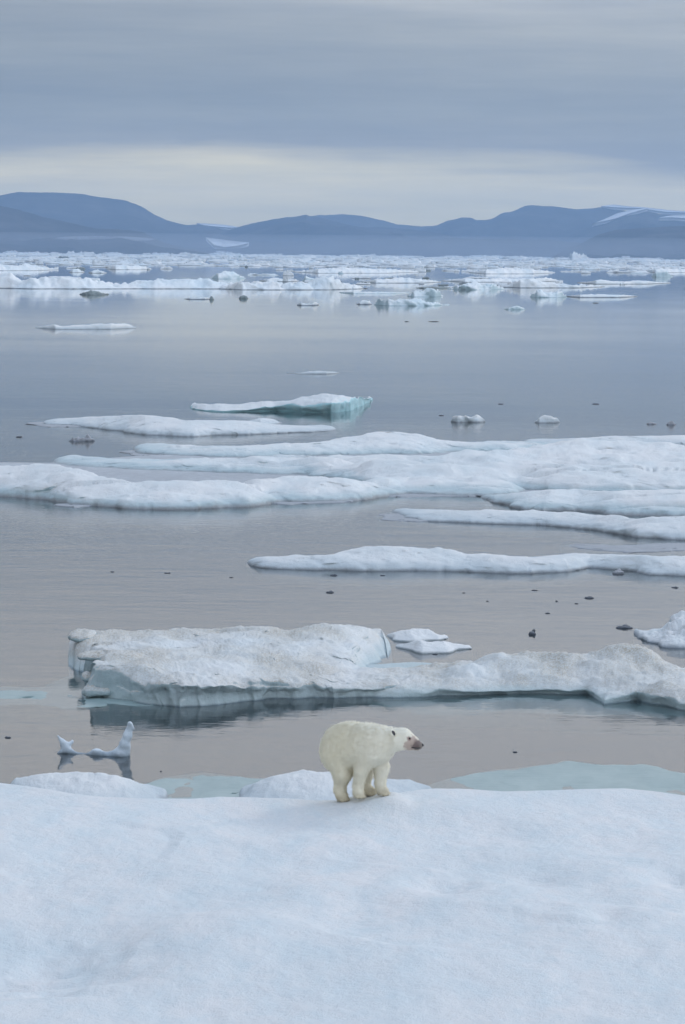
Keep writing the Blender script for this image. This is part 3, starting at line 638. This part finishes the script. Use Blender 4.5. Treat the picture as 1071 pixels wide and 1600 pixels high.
def loft_simple(fr, rd, d, n, seed, hm, rag):
    f = np.array(fr, float); t = np.linspace(f[0, 0], f[-1, 0], n); fy = np.interp(t, f[:, 0], f[:, 1])
    r = np.array(rd, float); ry = np.interp(t, r[:, 0], r[:, 1])
    F0 = np.array([at(a, b, 0) for a, b in zip(t, fy)])
    env = np.sin(np.pi * np.clip(np.linspace(0, 1, n), 0.0, 1)) ** 0.4
    rows = []; Yc = F0[:, 1].mean()
    for s, hh in ((0, -0.35), (0.0, 0.0), (0.10, 0.72), (0.28, 1.0), (0.6, 0.7), (0.9, 0.5), (1.0, 0.0), (1.02, -0.35)):
        q = F0.copy(); yy = F0[:, 1] + s * d * env
        ridge = np.array([at_y(a, b, Y_) for a, b, Y_ in zip(t, ry, F0[:, 1] + 0.28 * d * env)])
        q[:, 1] = yy; q[:, 0] *= yy / F0[:, 1]
        q[:, 2] = np.maximum(ridge[:, 2], 0.02) * hh if hh >= 0 else hh * hm
        rows.append(q)
    K = np.array(rows); out = []
    for i in range(len(K) - 1):
        for s in np.linspace(0, 1, 4, endpoint=False): out.append(K[i] * (1 - s) + K[i + 1] * s)
    out.append(K[-1]); V = np.array(out); nr = len(V)
    sc = 1.2 / max(hm, 0.2)
    V[..., 2] += hm * rag * fbm(V, sc * 0.8, 4, seed) * np.clip(V[..., 2] / (0.3 * hm), 0, 1)
    V[..., 1] += hm * rag * 2 * fbm(V, sc * 0.4, 3, seed + 5)
    idx = np.arange(nr * n).reshape(nr, n)
    V[:, 0] = V[:, 0].mean(0); V[:, -1] = V[:, -1].mean(0)
    fc = np.stack([idx[:-1, :-1], idx[:-1, 1:], idx[1:, 1:], idx[1:, :-1]], -1).reshape(-1, 4)
    wrap = np.stack([idx[-1, :-1], idx[-1, 1:], idx[0, 1:], idx[0, :-1]], -1)
    return V.reshape(-1, 3), np.concatenate([fc, wrap])

pan('ice_block', 704, 759, 660, [9, 12, 13, 10, 13, 9], M_floe, 'small lumpy white ice block with a twin top, left of two bright blocks', 'ice block', 'small white blocks in open water', 1.2, 81, 0.35)
pan('ice_block', 835, 876, 661, [8, 11, 11, 10, 9], M_floe, 'small smooth white ice block, right of two bright blocks', 'ice block', 'small white blocks in open water', 1.2, 82, 0.2)
pan('ice_fragment', 1010, 1027, 663, [3, 4, 3], M_slush, 'tiny flat grey-white ice piece near the right edge, left of a pair', 'ice fragment', None, .4, 83)
pan('ice_fragment', 1041, 1057, 664, [4, 6, 5], M_slush, 'tiny knobbly grey-white ice piece near the right edge, right of a pair', 'ice fragment', None, .4, 84)
pan('ice_floe', 448, 532, 584.5, [1.2, 2.5, 4.5, 5, 4.5, 4], M_floe, 'thin sliver of white ice alone on the water above the blue-bellied berg', 'ice floe', None, 2, 85, 0.1)
pan('ice_floe', 55, 214, 514.5, [5, 7.5, 5, 6.5, 7, 8, 8.5, 9, 9, 8.5], M_floe, 'thin flat white floe alone on the water at left below the pack ice', 'ice floe', None, 5, 86, 0.1)
pan('ice_fragment', 108, 149, 690, [3, 6, 8, 6, 8, 4], M_slush, 'grey slushy ice clump left of the widest ridged floe', 'ice fragment', None, .7, 87, 0.5)

# ------------------------------------------------------------------ twin ice spires near the foreground edge
def spires():
    sc = FPX / at(150, 1180, 0)[1]; o = at(150, 1180, 0)
    def q(px, py, dy=0.0): return np.array([(px - 150) / sc, dy, (1178 - py) / sc])
    parts = [(q(203, 1131), q(201, 1146), .062, .085), (q(201, 1146), q(196, 1160), .085, .12), (q(196, 1160), q(190, 1176), .12, .17), (q(190, 1176), q(170, 1179), .15, .10),
             (q(170, 1179), q(148, 1178, .1), .095, .09), (q(150, 1175, .1), q(146, 1177, .15), .10, .09), (q(148, 1179, .1), q(125, 1180, .2), .075, .06), (q(125, 1180, .2), q(104, 1177, .25), .06, .085),
             (q(104, 1175, .25), q(97, 1165, .27), .085, .07), (q(97, 1165, .27), q(89, 1152, .3), .07, .030), (q(102, 1172, .25), q(110, 1162, .32), .08, .05), (q(98, 1176, .25), q(90, 1179, .2), .06, .045), (q(204, 1128), q(207, 1134), .055, .06)]
    def fn(p):
        d = None
        pn = p + 0.030 * np.stack([fbm(p, 3.2, 3, 91 + k) for k in range(3)], -1)
        for a, b, ra, rb in parts:
            e = cone_d(pn, a, b, ra, rb); d = e if d is None else smin(d, e, 0.07)
        return d + 0.012 + 0.006 * fbm(p, 14, 2, 97)
    v, f = surface_nets(fn, (-1.25, -.4, -.3), (1.1, .75, 1.05), 0.022)
    return v + o, f
ice('ice_spire', spires(), M_clear, 'little ice remnant with a tall knobbed spire and a forked stub joined at the waterline', 'ice block')

# ------------------------------------------------------------------ small dark fragments
def frag(px, py, w, label, group=None, h=None, mat=None):
    sc = FPX / at(px, py, 0)[1]; h = h or w * 0.3
    v, f = lump(px - w / 2, px + w / 2, py - h * 0.8, py + h * 0.2, 0.0, w / sc * 0.35, int(px * 7 + py))
    if w > 11:
        v2, f2 = lump(px - w * 0.1, px + w * 0.35, py - h * 1.1, py + h * .1, 0.01, w / sc * 0.25, int(px * 3 + py)); v, f = join([(v, f), (v2, f2)])
    return ice('ice_fragment', (v, f), mat or M_frag, label, 'ice fragment', group)
frag(975, 983, 26, 'largest dark wet ice fragment, flat, left of the craggy right-edge block', h=6)
frag(832, 994, 12, 'dark upright ice crumb floating beyond the middle of the dirty floe', h=9)
frag(921, 936, 15, 'pair of joined dark ice crumbs floating above the largest dark fragment', h=4)
frag(966, 899, 16, 'pale grey ice crumb with spiky top below the slim humped floe', h=9, mat=M_slush)
frag(13, 1154, 9, 'flat dark ice crumb at the left edge beside the ice spires', h=4)
frag(30, 684, 10, 'dark ice crumb at far left, in line with the grey slushy clump', h=3)
frag(516, 927, 12, 'flat dark ice crumb just left of centre below the slim humped floe', h=3.5)
for (x, y, w, h) in ((522, 900, 14, 4), (362, 903, 7, 2), (262, 896, 12, 2.5), (176, 894, 6, 2), (725, 927, 5, 2.5), (856, 959, 9, 3), (901, 944, 7, 3), (1055, 919, 13, 3.5), (598, 900, 9, 3), (836, 923, 12, 2.5),
                     (762, 940, 4, 2), (690, 650, 9, 3), (783, 632, 9, 3), (931, 632, 12, 3), (805, 1176, 8, 3), (252, 1206, 4, 3), (680, 1023, 10, 3), (625, 1060, 6, 3),
                     (636, 503, 7, 2), (678, 503, 18, 2), (931, 474, 9, 2), (870, 940, 5, 2), (1012, 1042, 5, 2), ):
    frag(x, y, w * 0.85, 'tiny dark crumb of ice floating loose on the open water', 'tiny dark ice crumbs', h * 0.62)

# ------------------------------------------------------------------ pack ice below the hills
PK = 'floes along the front of the pack ice'
def pk(x0, x1, yb, hs, mat, label, **k):
    return pan(k.pop('name', 'ice_floe'), x0, x1, yb, hs, mat, label, k.pop('cat', 'ice floe'), PK, **k)
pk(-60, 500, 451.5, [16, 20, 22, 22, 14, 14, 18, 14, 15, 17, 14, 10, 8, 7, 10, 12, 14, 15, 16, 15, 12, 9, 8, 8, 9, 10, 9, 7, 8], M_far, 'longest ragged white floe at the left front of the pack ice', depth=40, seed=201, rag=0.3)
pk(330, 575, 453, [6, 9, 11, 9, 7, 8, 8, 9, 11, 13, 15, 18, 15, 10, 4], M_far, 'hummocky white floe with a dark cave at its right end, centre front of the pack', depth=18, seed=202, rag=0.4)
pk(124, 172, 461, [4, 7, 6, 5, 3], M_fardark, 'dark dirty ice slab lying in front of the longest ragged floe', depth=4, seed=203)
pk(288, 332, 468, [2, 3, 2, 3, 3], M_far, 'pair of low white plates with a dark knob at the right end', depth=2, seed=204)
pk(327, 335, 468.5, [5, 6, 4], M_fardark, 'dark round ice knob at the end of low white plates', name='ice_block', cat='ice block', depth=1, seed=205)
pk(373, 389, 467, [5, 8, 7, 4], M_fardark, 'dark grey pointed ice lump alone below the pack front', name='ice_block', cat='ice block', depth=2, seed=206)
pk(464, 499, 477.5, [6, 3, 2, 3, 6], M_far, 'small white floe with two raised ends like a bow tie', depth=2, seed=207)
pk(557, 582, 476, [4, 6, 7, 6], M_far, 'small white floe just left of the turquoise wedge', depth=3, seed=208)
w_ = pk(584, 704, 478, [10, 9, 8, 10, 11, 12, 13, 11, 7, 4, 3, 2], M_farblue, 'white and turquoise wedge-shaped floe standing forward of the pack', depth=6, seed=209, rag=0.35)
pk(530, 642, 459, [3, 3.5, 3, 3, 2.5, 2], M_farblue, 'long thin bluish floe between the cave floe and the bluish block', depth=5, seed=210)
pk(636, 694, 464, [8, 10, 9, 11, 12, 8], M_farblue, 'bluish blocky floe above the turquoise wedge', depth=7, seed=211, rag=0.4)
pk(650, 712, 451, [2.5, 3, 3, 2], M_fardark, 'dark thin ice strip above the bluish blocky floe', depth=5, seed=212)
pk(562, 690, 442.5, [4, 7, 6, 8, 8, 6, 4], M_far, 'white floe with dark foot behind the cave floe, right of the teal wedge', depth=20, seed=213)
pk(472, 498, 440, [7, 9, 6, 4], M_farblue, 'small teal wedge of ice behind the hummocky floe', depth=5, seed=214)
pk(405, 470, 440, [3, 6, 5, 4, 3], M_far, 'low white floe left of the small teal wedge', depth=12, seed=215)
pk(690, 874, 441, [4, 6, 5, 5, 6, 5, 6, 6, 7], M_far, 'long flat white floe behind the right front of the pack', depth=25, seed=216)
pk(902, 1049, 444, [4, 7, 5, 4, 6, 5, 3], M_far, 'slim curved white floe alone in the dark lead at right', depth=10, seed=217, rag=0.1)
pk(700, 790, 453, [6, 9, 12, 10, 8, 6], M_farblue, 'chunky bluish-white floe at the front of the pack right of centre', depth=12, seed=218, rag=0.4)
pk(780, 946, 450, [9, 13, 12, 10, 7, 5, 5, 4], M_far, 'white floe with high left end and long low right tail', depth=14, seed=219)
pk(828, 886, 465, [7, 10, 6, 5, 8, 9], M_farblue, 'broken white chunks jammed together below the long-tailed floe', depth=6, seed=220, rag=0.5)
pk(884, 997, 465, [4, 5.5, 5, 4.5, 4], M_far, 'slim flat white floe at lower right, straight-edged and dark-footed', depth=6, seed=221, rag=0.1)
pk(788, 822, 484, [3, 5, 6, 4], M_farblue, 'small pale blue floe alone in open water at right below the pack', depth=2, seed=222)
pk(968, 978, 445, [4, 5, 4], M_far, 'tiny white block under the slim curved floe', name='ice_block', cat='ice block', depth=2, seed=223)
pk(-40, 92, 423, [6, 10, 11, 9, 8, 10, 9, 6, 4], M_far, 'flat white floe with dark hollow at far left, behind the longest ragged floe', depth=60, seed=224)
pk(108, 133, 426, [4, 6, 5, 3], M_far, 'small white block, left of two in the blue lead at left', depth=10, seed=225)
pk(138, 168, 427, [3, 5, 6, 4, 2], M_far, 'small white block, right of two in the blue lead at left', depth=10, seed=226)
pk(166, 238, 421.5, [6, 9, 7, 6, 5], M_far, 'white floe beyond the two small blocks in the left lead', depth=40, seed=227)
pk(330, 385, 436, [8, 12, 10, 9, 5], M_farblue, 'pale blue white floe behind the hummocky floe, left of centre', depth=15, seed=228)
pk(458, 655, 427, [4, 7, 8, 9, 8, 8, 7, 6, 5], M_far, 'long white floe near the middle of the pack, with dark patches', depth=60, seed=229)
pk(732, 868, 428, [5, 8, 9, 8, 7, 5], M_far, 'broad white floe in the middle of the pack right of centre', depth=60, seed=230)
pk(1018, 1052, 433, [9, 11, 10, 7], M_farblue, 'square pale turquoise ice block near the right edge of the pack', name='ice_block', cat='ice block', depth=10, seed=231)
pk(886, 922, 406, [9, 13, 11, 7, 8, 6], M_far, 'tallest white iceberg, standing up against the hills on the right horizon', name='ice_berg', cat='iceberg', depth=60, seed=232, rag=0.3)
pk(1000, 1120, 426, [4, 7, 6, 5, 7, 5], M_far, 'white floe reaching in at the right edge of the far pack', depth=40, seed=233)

protos = []
def proto_floe(seed, rough):
    n, m = 22, 9; V = [(0, 0, 1.0 * (0.8 + 0.4 * rng.random()))]; F = []
    for j in range(1, m + 1):
        r = j / m
        for i in range(n):
            a = 2 * math.pi * i / n
            rr = r * (0.75 + 0.25 * math.sin(a * 2 + seed) * rng.random() + 0.12 * rng.random()) if j == m else r * 0.82
            V.append((rr * math.cos(a), rr * math.sin(a), 0))
    V = np.array(V); rad = np.linalg.norm(V[:, :2], axis=1)
    n1 = fbm(V + seed * 3.1, (2.5, 2.5, 1), 4, seed); hgt = 0.55 + rough * n1 + rough * 1.2 * np.clip(fbm(V + seed, (4, 4, 1), 3, seed + 4), 0, 1)
    V[:, 2] = np.where(rad > 0.84, -0.3, np.clip(hgt, 0.15, 2) * np.clip((0.98 - rad) / 0.2, 0, 1) ** 0.5)
    V[-n:, 2] = -0.3
    for j in range(m):
        for i in range(n):
            i2 = (i + 1) % n
            if j == 0: F.append((0, 1 + i, 1 + i2))
            else: F.append((1 + (j - 1) * n + i, 1 + j * n + i, 1 + j * n + i2, 1 + (j - 1) * n + i2))
    return V, F
PROTO = [proto_floe(k, 0.25 + 0.18 * (k % 4)) for k in range(8)]
GRP = 'small white floes scattered through the pack ice'
LBL = 'small white ice floe among many alike scattered through the pack below the hills'
def lead(px, py):          # open leads of the photograph, where no loose floes lie
    for (x0, x1, y0, y1) in ((-80, 112, 424, 431), (90, 335, 422, 436), (385, 480, 431, 440), (235, 335, 424, 441), (870, 1020, 428, 442), (940, 1100, 436, 470), (560, 720, 428, 434)):
        if x0 <= px <= x1 and y0 <= py <= y1: return True
    return False
made = {}
cnt = 0
while cnt < 225:
    px, py = random.uniform(-150, 1220), 402 + 46 * random.random() ** 1.7
    py += (px - 535) * 0.0093
    if lead(px, py): continue
    k = random.randrange(8); p = at(px, py, 0); sc = FPX / p[1]
    wpx = random.uniform(6, 40) if random.random() < 0.75 else random.uniform(40, 90)
    hpx = random.uniform(1.5, 6) * (0.6 + 0.4 * (py - 398) / 40)
    mt = random.choices((M_far, M_farblue, M_fardark), (0.80, 0.13, 0.07))[0]
    if mt is M_fardark: wpx = min(wpx, 22); hpx = min(hpx, 2.5)
    k = (k, mt.name)
    if k not in made:
        v, f = PROTO[k[0]]; o = mesh_obj('ice_floe', v, f, mt); made[k] = o
    else:
        o = made[k].copy(); COL.objects.link(o)
    o.location = p.tolist(); w = wpx / sc / 2
    o.scale = (w, w * random.uniform(0.3, 0.6), hpx / sc); o.rotation_euler = (0, 0, random.choice((0, math.pi)) + random.uniform(-.3, .3))
    if mt is M_far: tag(o, LBL, 'ice floe', GRP)
    elif mt is M_farblue: tag(o, LBL.replace('white', 'pale turquoise'), 'ice floe', 'small turquoise floes in the pack ice')
    else: tag(o, LBL.replace('white', 'dark'), 'ice floe', 'small dark floes in the pack ice')
    cnt += 1
def pack():
    parts = []
    for i in range(2600):
        u = random.random(); py = 397.2 + 21 * u ** 2.2; px = random.uniform(-350, 1420); py += (px - 535) * 0.0093 * 1.0
        if lead(px, py): continue
        p = at(px, py, 0)
        if not (1500 < p[1] < 11800): continue
        sc = FPX / p[1]; v, f = PROTO[random.randrange(8)]
        w = random.uniform(6, 60) / sc / 2; s = np.array([w, w * random.uniform(0.3, 0.7), random.uniform(0.8, 3.2) / sc])
        if random.random() < 0.04: s[2] *= 2
        parts.append((v * s + p, f))
    return join(parts)
v, f = pack()
o = mesh_obj('pack_ice', v, f, M_far, None, (0, 4000, 0)); o['kind'] = 'stuff'; tag(o, 'dense far band of white pack ice stretching along the foot of the hills', 'pack ice')

# ------------------------------------------------------------------ the polar bear
BZ = GZ
def bear():
    spine = [((-.48, .30, .95), (-.30, .18, 1.0), .40, .405), ((-.30, .18, 1.0), (-.04, -.02, 1.03), .405, .36), ((-.04, -.02, 1.03), (.10, -.12, 1.04), .36, .325),
             ((-.05, -.03, 1.14), (.10, -.12, 1.15), .29, .26), ((-.42, .26, .98), (-.52, .30, .82), .40, .36)]
    neck = [((.08, -.12, 1.10), (.24, -.19, 1.15), .28, .225), ((.24, -.19, 1.15), (.46, -.27, 1.20), .225, .178)]
    head = [((.45, -.27, 1.20), (.57, -.28, 1.23), .185, .168), ((.57, -.28, 1.22), (.69, -.28, 1.165), .165, .122), ((.69, -.28, 1.16), (.835, -.28, 1.09), .115, .066),
            ((.55, -.28, 1.13), (.785, -.28, 1.045), .13, .052)]
    rh = [((-.56, .16, .80), (-.50, .09, .50), .30, .168), ((-.50, .09, .50), (-.54, .17, .21), .165, .102), ((-.54, .17, .18), (-.50, .12, .085), .115, .095), ((-.52, .14, .065), (-.465, .09, .06), .09, .075)]
    lh = [((-.30, .44, .78), (-.12, .30, .50), .30, .19), ((-.12, .30, .50), (-.12, .33, .28), .17, .115), ((-.12, .33, .27), (-.06, .26, .18), .115, .10), ((-.08, .28, .165), (.02, .21, .16), .095, .08)]
    rf = [((-.02, -.22, .92), (-.17, -.17, .62), .20, .122), ((-.17, -.17, .62), (-.215, -.11, .30), .120, .092), ((-.215, -.11, .28), (-.21, -.12, .19), .092, .088), ((-.22, -.11, .175), (-.185, -.17, .165), .088, .070)]
    lf = [((.12, .00, .92), (.185, .00, .62), .20, .128), ((.185, .00, .62), (.165, .01, .34), .125, .094), ((.165, .01, .32), (.18, -.01, .23), .094, .086), ((.17, 0, .215), (.245, -.05, .205), .084, .068)]
    def toes(a, b, r):
        a, b = np.array(a), np.array(b); d = (b - a); d[2] = 0; d /= np.linalg.norm(d); n = np.array([-d[1], d[0], 0])
        return [(b + n * k * 0.038 - d * 0.02, b + n * k * 0.045 + d * (0.055 - 0.012 * abs(k)), 0.036, 0.028) for k in (-1.5, -.5, .5, 1.5)]
    groups = [(spine, .10), (neck, .08), (head, .05), (rh, .06), (lh, .06), (rf, .05), (lf, .05)]
    def fn(p):
        d = None
        for g, k in groups:
            e = None
            for a, b, ra, rb in g:
                c = cone_d(p, a, b, ra, rb); e = c if e is None else smin(e, c, k)
            d = e if d is None else smin(d, e, 0.055 if g in (rh, lh, rf, lf) else .09)
        for g in (rh, lh, rf, lf):
            for a, b, ra, rb in toes(g[-1][0], g[-1][1], 0):
                a = a.copy(); b = b.copy(); a[2] -= .035; b[2] -= .045
                d = smin(d, cone_d(p, a, b, ra, rb), .02)
        # brow stop and a hint of the mouth line
        return d + 0.010 * fbm(p, 3.2, 3, 301) + 0.004 * fbm(p, 14, 2, 311)
    v, f = surface_nets(fn, (-1.1, -.75, -.12), (1.05, .95, 1.6), 0.018)
    v = v * np.array([1, 1, 0.965])
    return v, f
def fur_mat():
    m, t, o = new_mat('bear_fur')
    tc = N(t, 'ShaderNodeTexCoord').outputs['Object']
    n1 = noise(t, tc, 3.0, 5, 0.6); n2 = noise(t, mapping(t, tc, (1, 1, 0.35)), 42, 4, 0.7)
    c = mixc(t, ramp(t, n1, [(0.3, 0.0), (0.7, 1.0)]), (0.91, 0.87, 0.75), (0.88, 0.825, 0.68))
    sp = N(t, 'ShaderNodeSeparateXYZ'); t.links.new(tc, sp.inputs[0])
    # yellower old fur on the haunches, whiter on shoulder and head
    hx = N(t, 'ShaderNodeMapRange', interpolation_type='SMOOTHSTEP'); hx.inputs[1].default_value = 0.25; hx.inputs[2].default_value = -0.6
    t.links.new(math_(t, 'ADD', sp.outputs[0], math_(t, 'MULTIPLY', math_(t, 'SUBTRACT', n1, 0.5), 0.5)), hx.inputs[0])
    c = mixc(t, math_(t, 'MULTIPLY', hx.outputs[0], 0.5), c, (0.82, 0.74, 0.53))
    c = mixc(t, ramp(t, n2, [(0.3, 0.15), (0.6, 0.0)]), c, (0.66, 0.60, 0.46))
    def spot(ctr, r, amp, ns):
        d = N(t, 'ShaderNodeVectorMath', operation='DISTANCE'); d.inputs[1].default_value = ctr; t.links.new(tc, d.inputs[0])
        dd = math_(t, 'ADD', d.outputs['Value'], math_(t, 'MULTIPLY', math_(t, 'SUBTRACT', noise(t, tc, ns, 4, 0.6), 0.5), amp))
        mr = N(t, 'ShaderNodeMapRange', interpolation_type='SMOOTHSTEP'); mr.inputs[1].default_value = r; mr.inputs[2].default_value = r * 0.55
        t.links.new(dd, mr.inputs[0]); return mr.outputs[0]
    c = mixc(t, math_(t, 'MULTIPLY', spot((.70, -.37, 1.085), .18, .22, 16), 0.62), c, (0.34, 0.19, 0.165))   # blood from feeding
    c = mixc(t, math_(t, 'MULTIPLY', spot((.815, -.34, 1.052), .145, .10, 16), 0.82), c, (0.14, 0.10, 0.10))   # dark muzzle
    c = mixc(t, math_(t, 'MULTIPLY', spot((.665, -.43, 1.19), .050, .05, 30), 0.7), c, (0.26, 0.15, 0.14))
    # soiled paws
    pz = N(t, 'ShaderNodeMapRange', interpolation_type='SMOOTHSTEP'); pz.inputs[1].default_value = 0.20; pz.inputs[2].default_value = 0.03
    t.links.new(math_(t, 'SUBTRACT', sp.outputs[2], math_(t, 'MULTIPLY', math_(t, 'ADD', sp.outputs[0], 0.5), 0.2)), pz.inputs[0])
    c = mixc(t, math_(t, 'MULTIPLY', pz.outputs[0], 0.5), c, (0.50, 0.42, 0.27))
    principled(t, o, c, 0.85, 0.12, bump(t, n2, 0.6, 0.008)); return m
M_fur = fur_mat()
M_black = plain('black_skin', (0.012, 0.011, 0.012), 0.35, 0.5, 60, 0.3)
M_ear = plain('ear_lining', (0.10, 0.095, 0.10), 0.9, 0.1, 50, 0.3)
v, f = bear(); bo = BEAR_O.copy(); bo[2] = BZ + 0.010
br = mesh_obj('polar_bear', v + bo, f, M_fur, None, bo)
tag(br, 'cream polar bear with bloodied dark muzzle standing side-on at the snowy floe edge, looking right', 'polar bear')
def ell(c, r, n=14, rot=None):
    V = []; F = []
    for i in range(n + 1):
        th = math.pi * i / n
        for j in range(2 * n):
            ph = math.pi * j / n; p = np.array([math.sin(th) * math.cos(ph), math.sin(th) * math.sin(ph), math.cos(th)]) * np.array(r)
            V.append(p)
    V = np.array(V); m = 2 * n
    if rot is not None: V = V @ np.array(rot.to_matrix()).T
    F = [(i * m + j, (i + 1) * m + j, (i + 1) * m + (j + 1) % m, i * m + (j + 1) % m) for i in range(n) for j in range(m)]
    return V + np.array(c), F
from mathutils import Euler
def part(name, g, mat, parent=br):
    return mesh_obj(name, g[0] * np.array([1, 1, 0.965]) + bo, g[1], mat, parent, bo)
nose_ = join([ell((.888, -.28, 1.095), (.032, .042, .032)), ell((.870, -.28, 1.115), (.034, .034, .018))])
part('nose', nose_, M_black)
for s in (-1, 1):
    part('eye', ell((.665, -.28 + s * .128, 1.232), (.021, .018, .018)), M_black)
    e = part('ear', ell((.365, -.27 + s * .165, 1.335), (.042, .055, .078), rot=Euler((s * -.5, -.3, s * .2))), M_fur)
    q = part('ear_lining', ell((.385, -.27 + s * .205, 1.337), (.028, .022, .056), rot=Euler((s * -.5, -.3, s * .2))), M_ear, br)
    q.parent = e; q.location = (0, 0, 0)
mv = np.array([(x, -.28 - y, z) for x, y, z in ((.70, .118, 1.07), (.74, .108, 1.058), (.78, .093, 1.05), (.83, .074, 1.048), (.87, .03, 1.055))])
def tube(P_, r, n=8):
    V, F = [], []
    for i, p in enumerate(P_):
        for j in range(n):
            a = 2 * math.pi * j / n; V.append(p + np.array([0, math.cos(a) * r, math.sin(a) * r]))
    F = [(i * n + j, i * n + (j + 1) % n, (i + 1) * n + (j + 1) % n, (i + 1) * n + j) for i in range(len(P_) - 1) for j in range(n)]
    return np.array(V), F
part('mouth', tube(mv, 0.009), M_black)
def coat():
    me = br.data; nv = len(me.vertices)
    co = np.empty(nv * 3); me.vertices.foreach_get('co', co); co = co.reshape(-1, 3)
    no = np.empty(nv * 3); me.vertices.foreach_get('normal', no); no = no.reshape(-1, 3)
    sel = rng.choice(nv, 26000)
    p, n = co[sel] + rng.normal(0, .008, (26000, 3)), no[sel]
    hd = p[:, 0] > .40
    flow = np.tile(np.array([[-.25, .15, -1.0]]), (len(p), 1)); flow += rng.normal(0, .25, flow.shape)
    flow -= n * (flow * n).sum(1)[:, None]; flow /= np.linalg.norm(flow, axis=1)[:, None] + 1e-6
    ln = np.where(hd, .022, .045) * rng.uniform(.6, 1.2, len(p)); ln = np.where(p[:, 0] > .6, .010, ln); ln = np.where(p[:, 2] < .3, ln * .6, ln)
    d = flow * .85 + n * .42; side = np.cross(d, n); side /= np.linalg.norm(side, axis=1)[:, None] + 1e-6
    wd_ = .0045
    b0, b1 = p - side * wd_ - n * .004, p + side * wd_ - n * .004
    tip = p + d * ln[:, None]
    V = np.stack([b0, b1, tip], 1).reshape(-1, 3); F = np.arange(len(V)).reshape(-1, 3)
    o = mesh_obj('fur', V + bo, F, M_fur, br, bo)
    nn = np.repeat(n + rng.normal(0, .06, n.shape), 3, 0); nn /= np.linalg.norm(nn, axis=1)[:, None]
    o.data.normals_split_custom_set_from_vertices(nn.tolist()); return o
coat()

# ------------------------------------------------------------------ haze
hz = bpy.data.meshes.new('haze')
X, Y0, Y1, Z0, Z1 = 26500, -300, 22500, -10.5, 440
hv = [(x, y, z) for z in (Z0, Z1) for y in (Y0, Y1) for x in (-X, X)]
hz.from_pydata(hv, [], [(0, 2, 3, 1), (4, 5, 7, 6), (0, 1, 5, 4), (2, 6, 7, 3), (0, 4, 6, 2), (1, 3, 7, 5)])
m, t, o = new_mat('haze'); pv = N(t, 'ShaderNodeVolumePrincipled')
pv.inputs['Color'].default_value = (0.43, 0.66, 1.0, 1); pv.inputs['Density'].default_value = 6.5e-5; pv.inputs['Anisotropy'].default_value = 0.2
t.links.new(pv.outputs[0], o.inputs['Volume']); hz.materials.append(m)
ho = bpy.data.objects.new('haze', hz); COL.objects.link(ho); ho['kind'] = 'stuff'
def fog(name, ctr, rad, dens, col, label):
    V, F = ell(ctr, rad, 16)
    m, t, o = new_mat(name); pv = N(t, 'ShaderNodeVolumePrincipled')
    pv.inputs['Color'].default_value = col + (1,); pv.inputs['Density'].default_value = dens
    t.links.new(pv.outputs[0], o.inputs['Volume'])
    q = mesh_obj(name, V, F, m, None, ctr); q['kind'] = 'stuff'; q['label'] = label; q['category'] = 'fog'; return q
fog('fog_bank', (0, 11200, 14), (7500, 900, 62), 2.5e-4, (0.80, 0.88, 1.0), 'thin pale fog lying along the foot of the blue hills')
c_ = at_y(165, 373, 12000)
fog('fog_bank', tuple(float(x) for x in c_), (190, 260, 10), 2.0e-3, (0.9, 0.92, 1.0), 'narrow white streak of fog before the left hills')
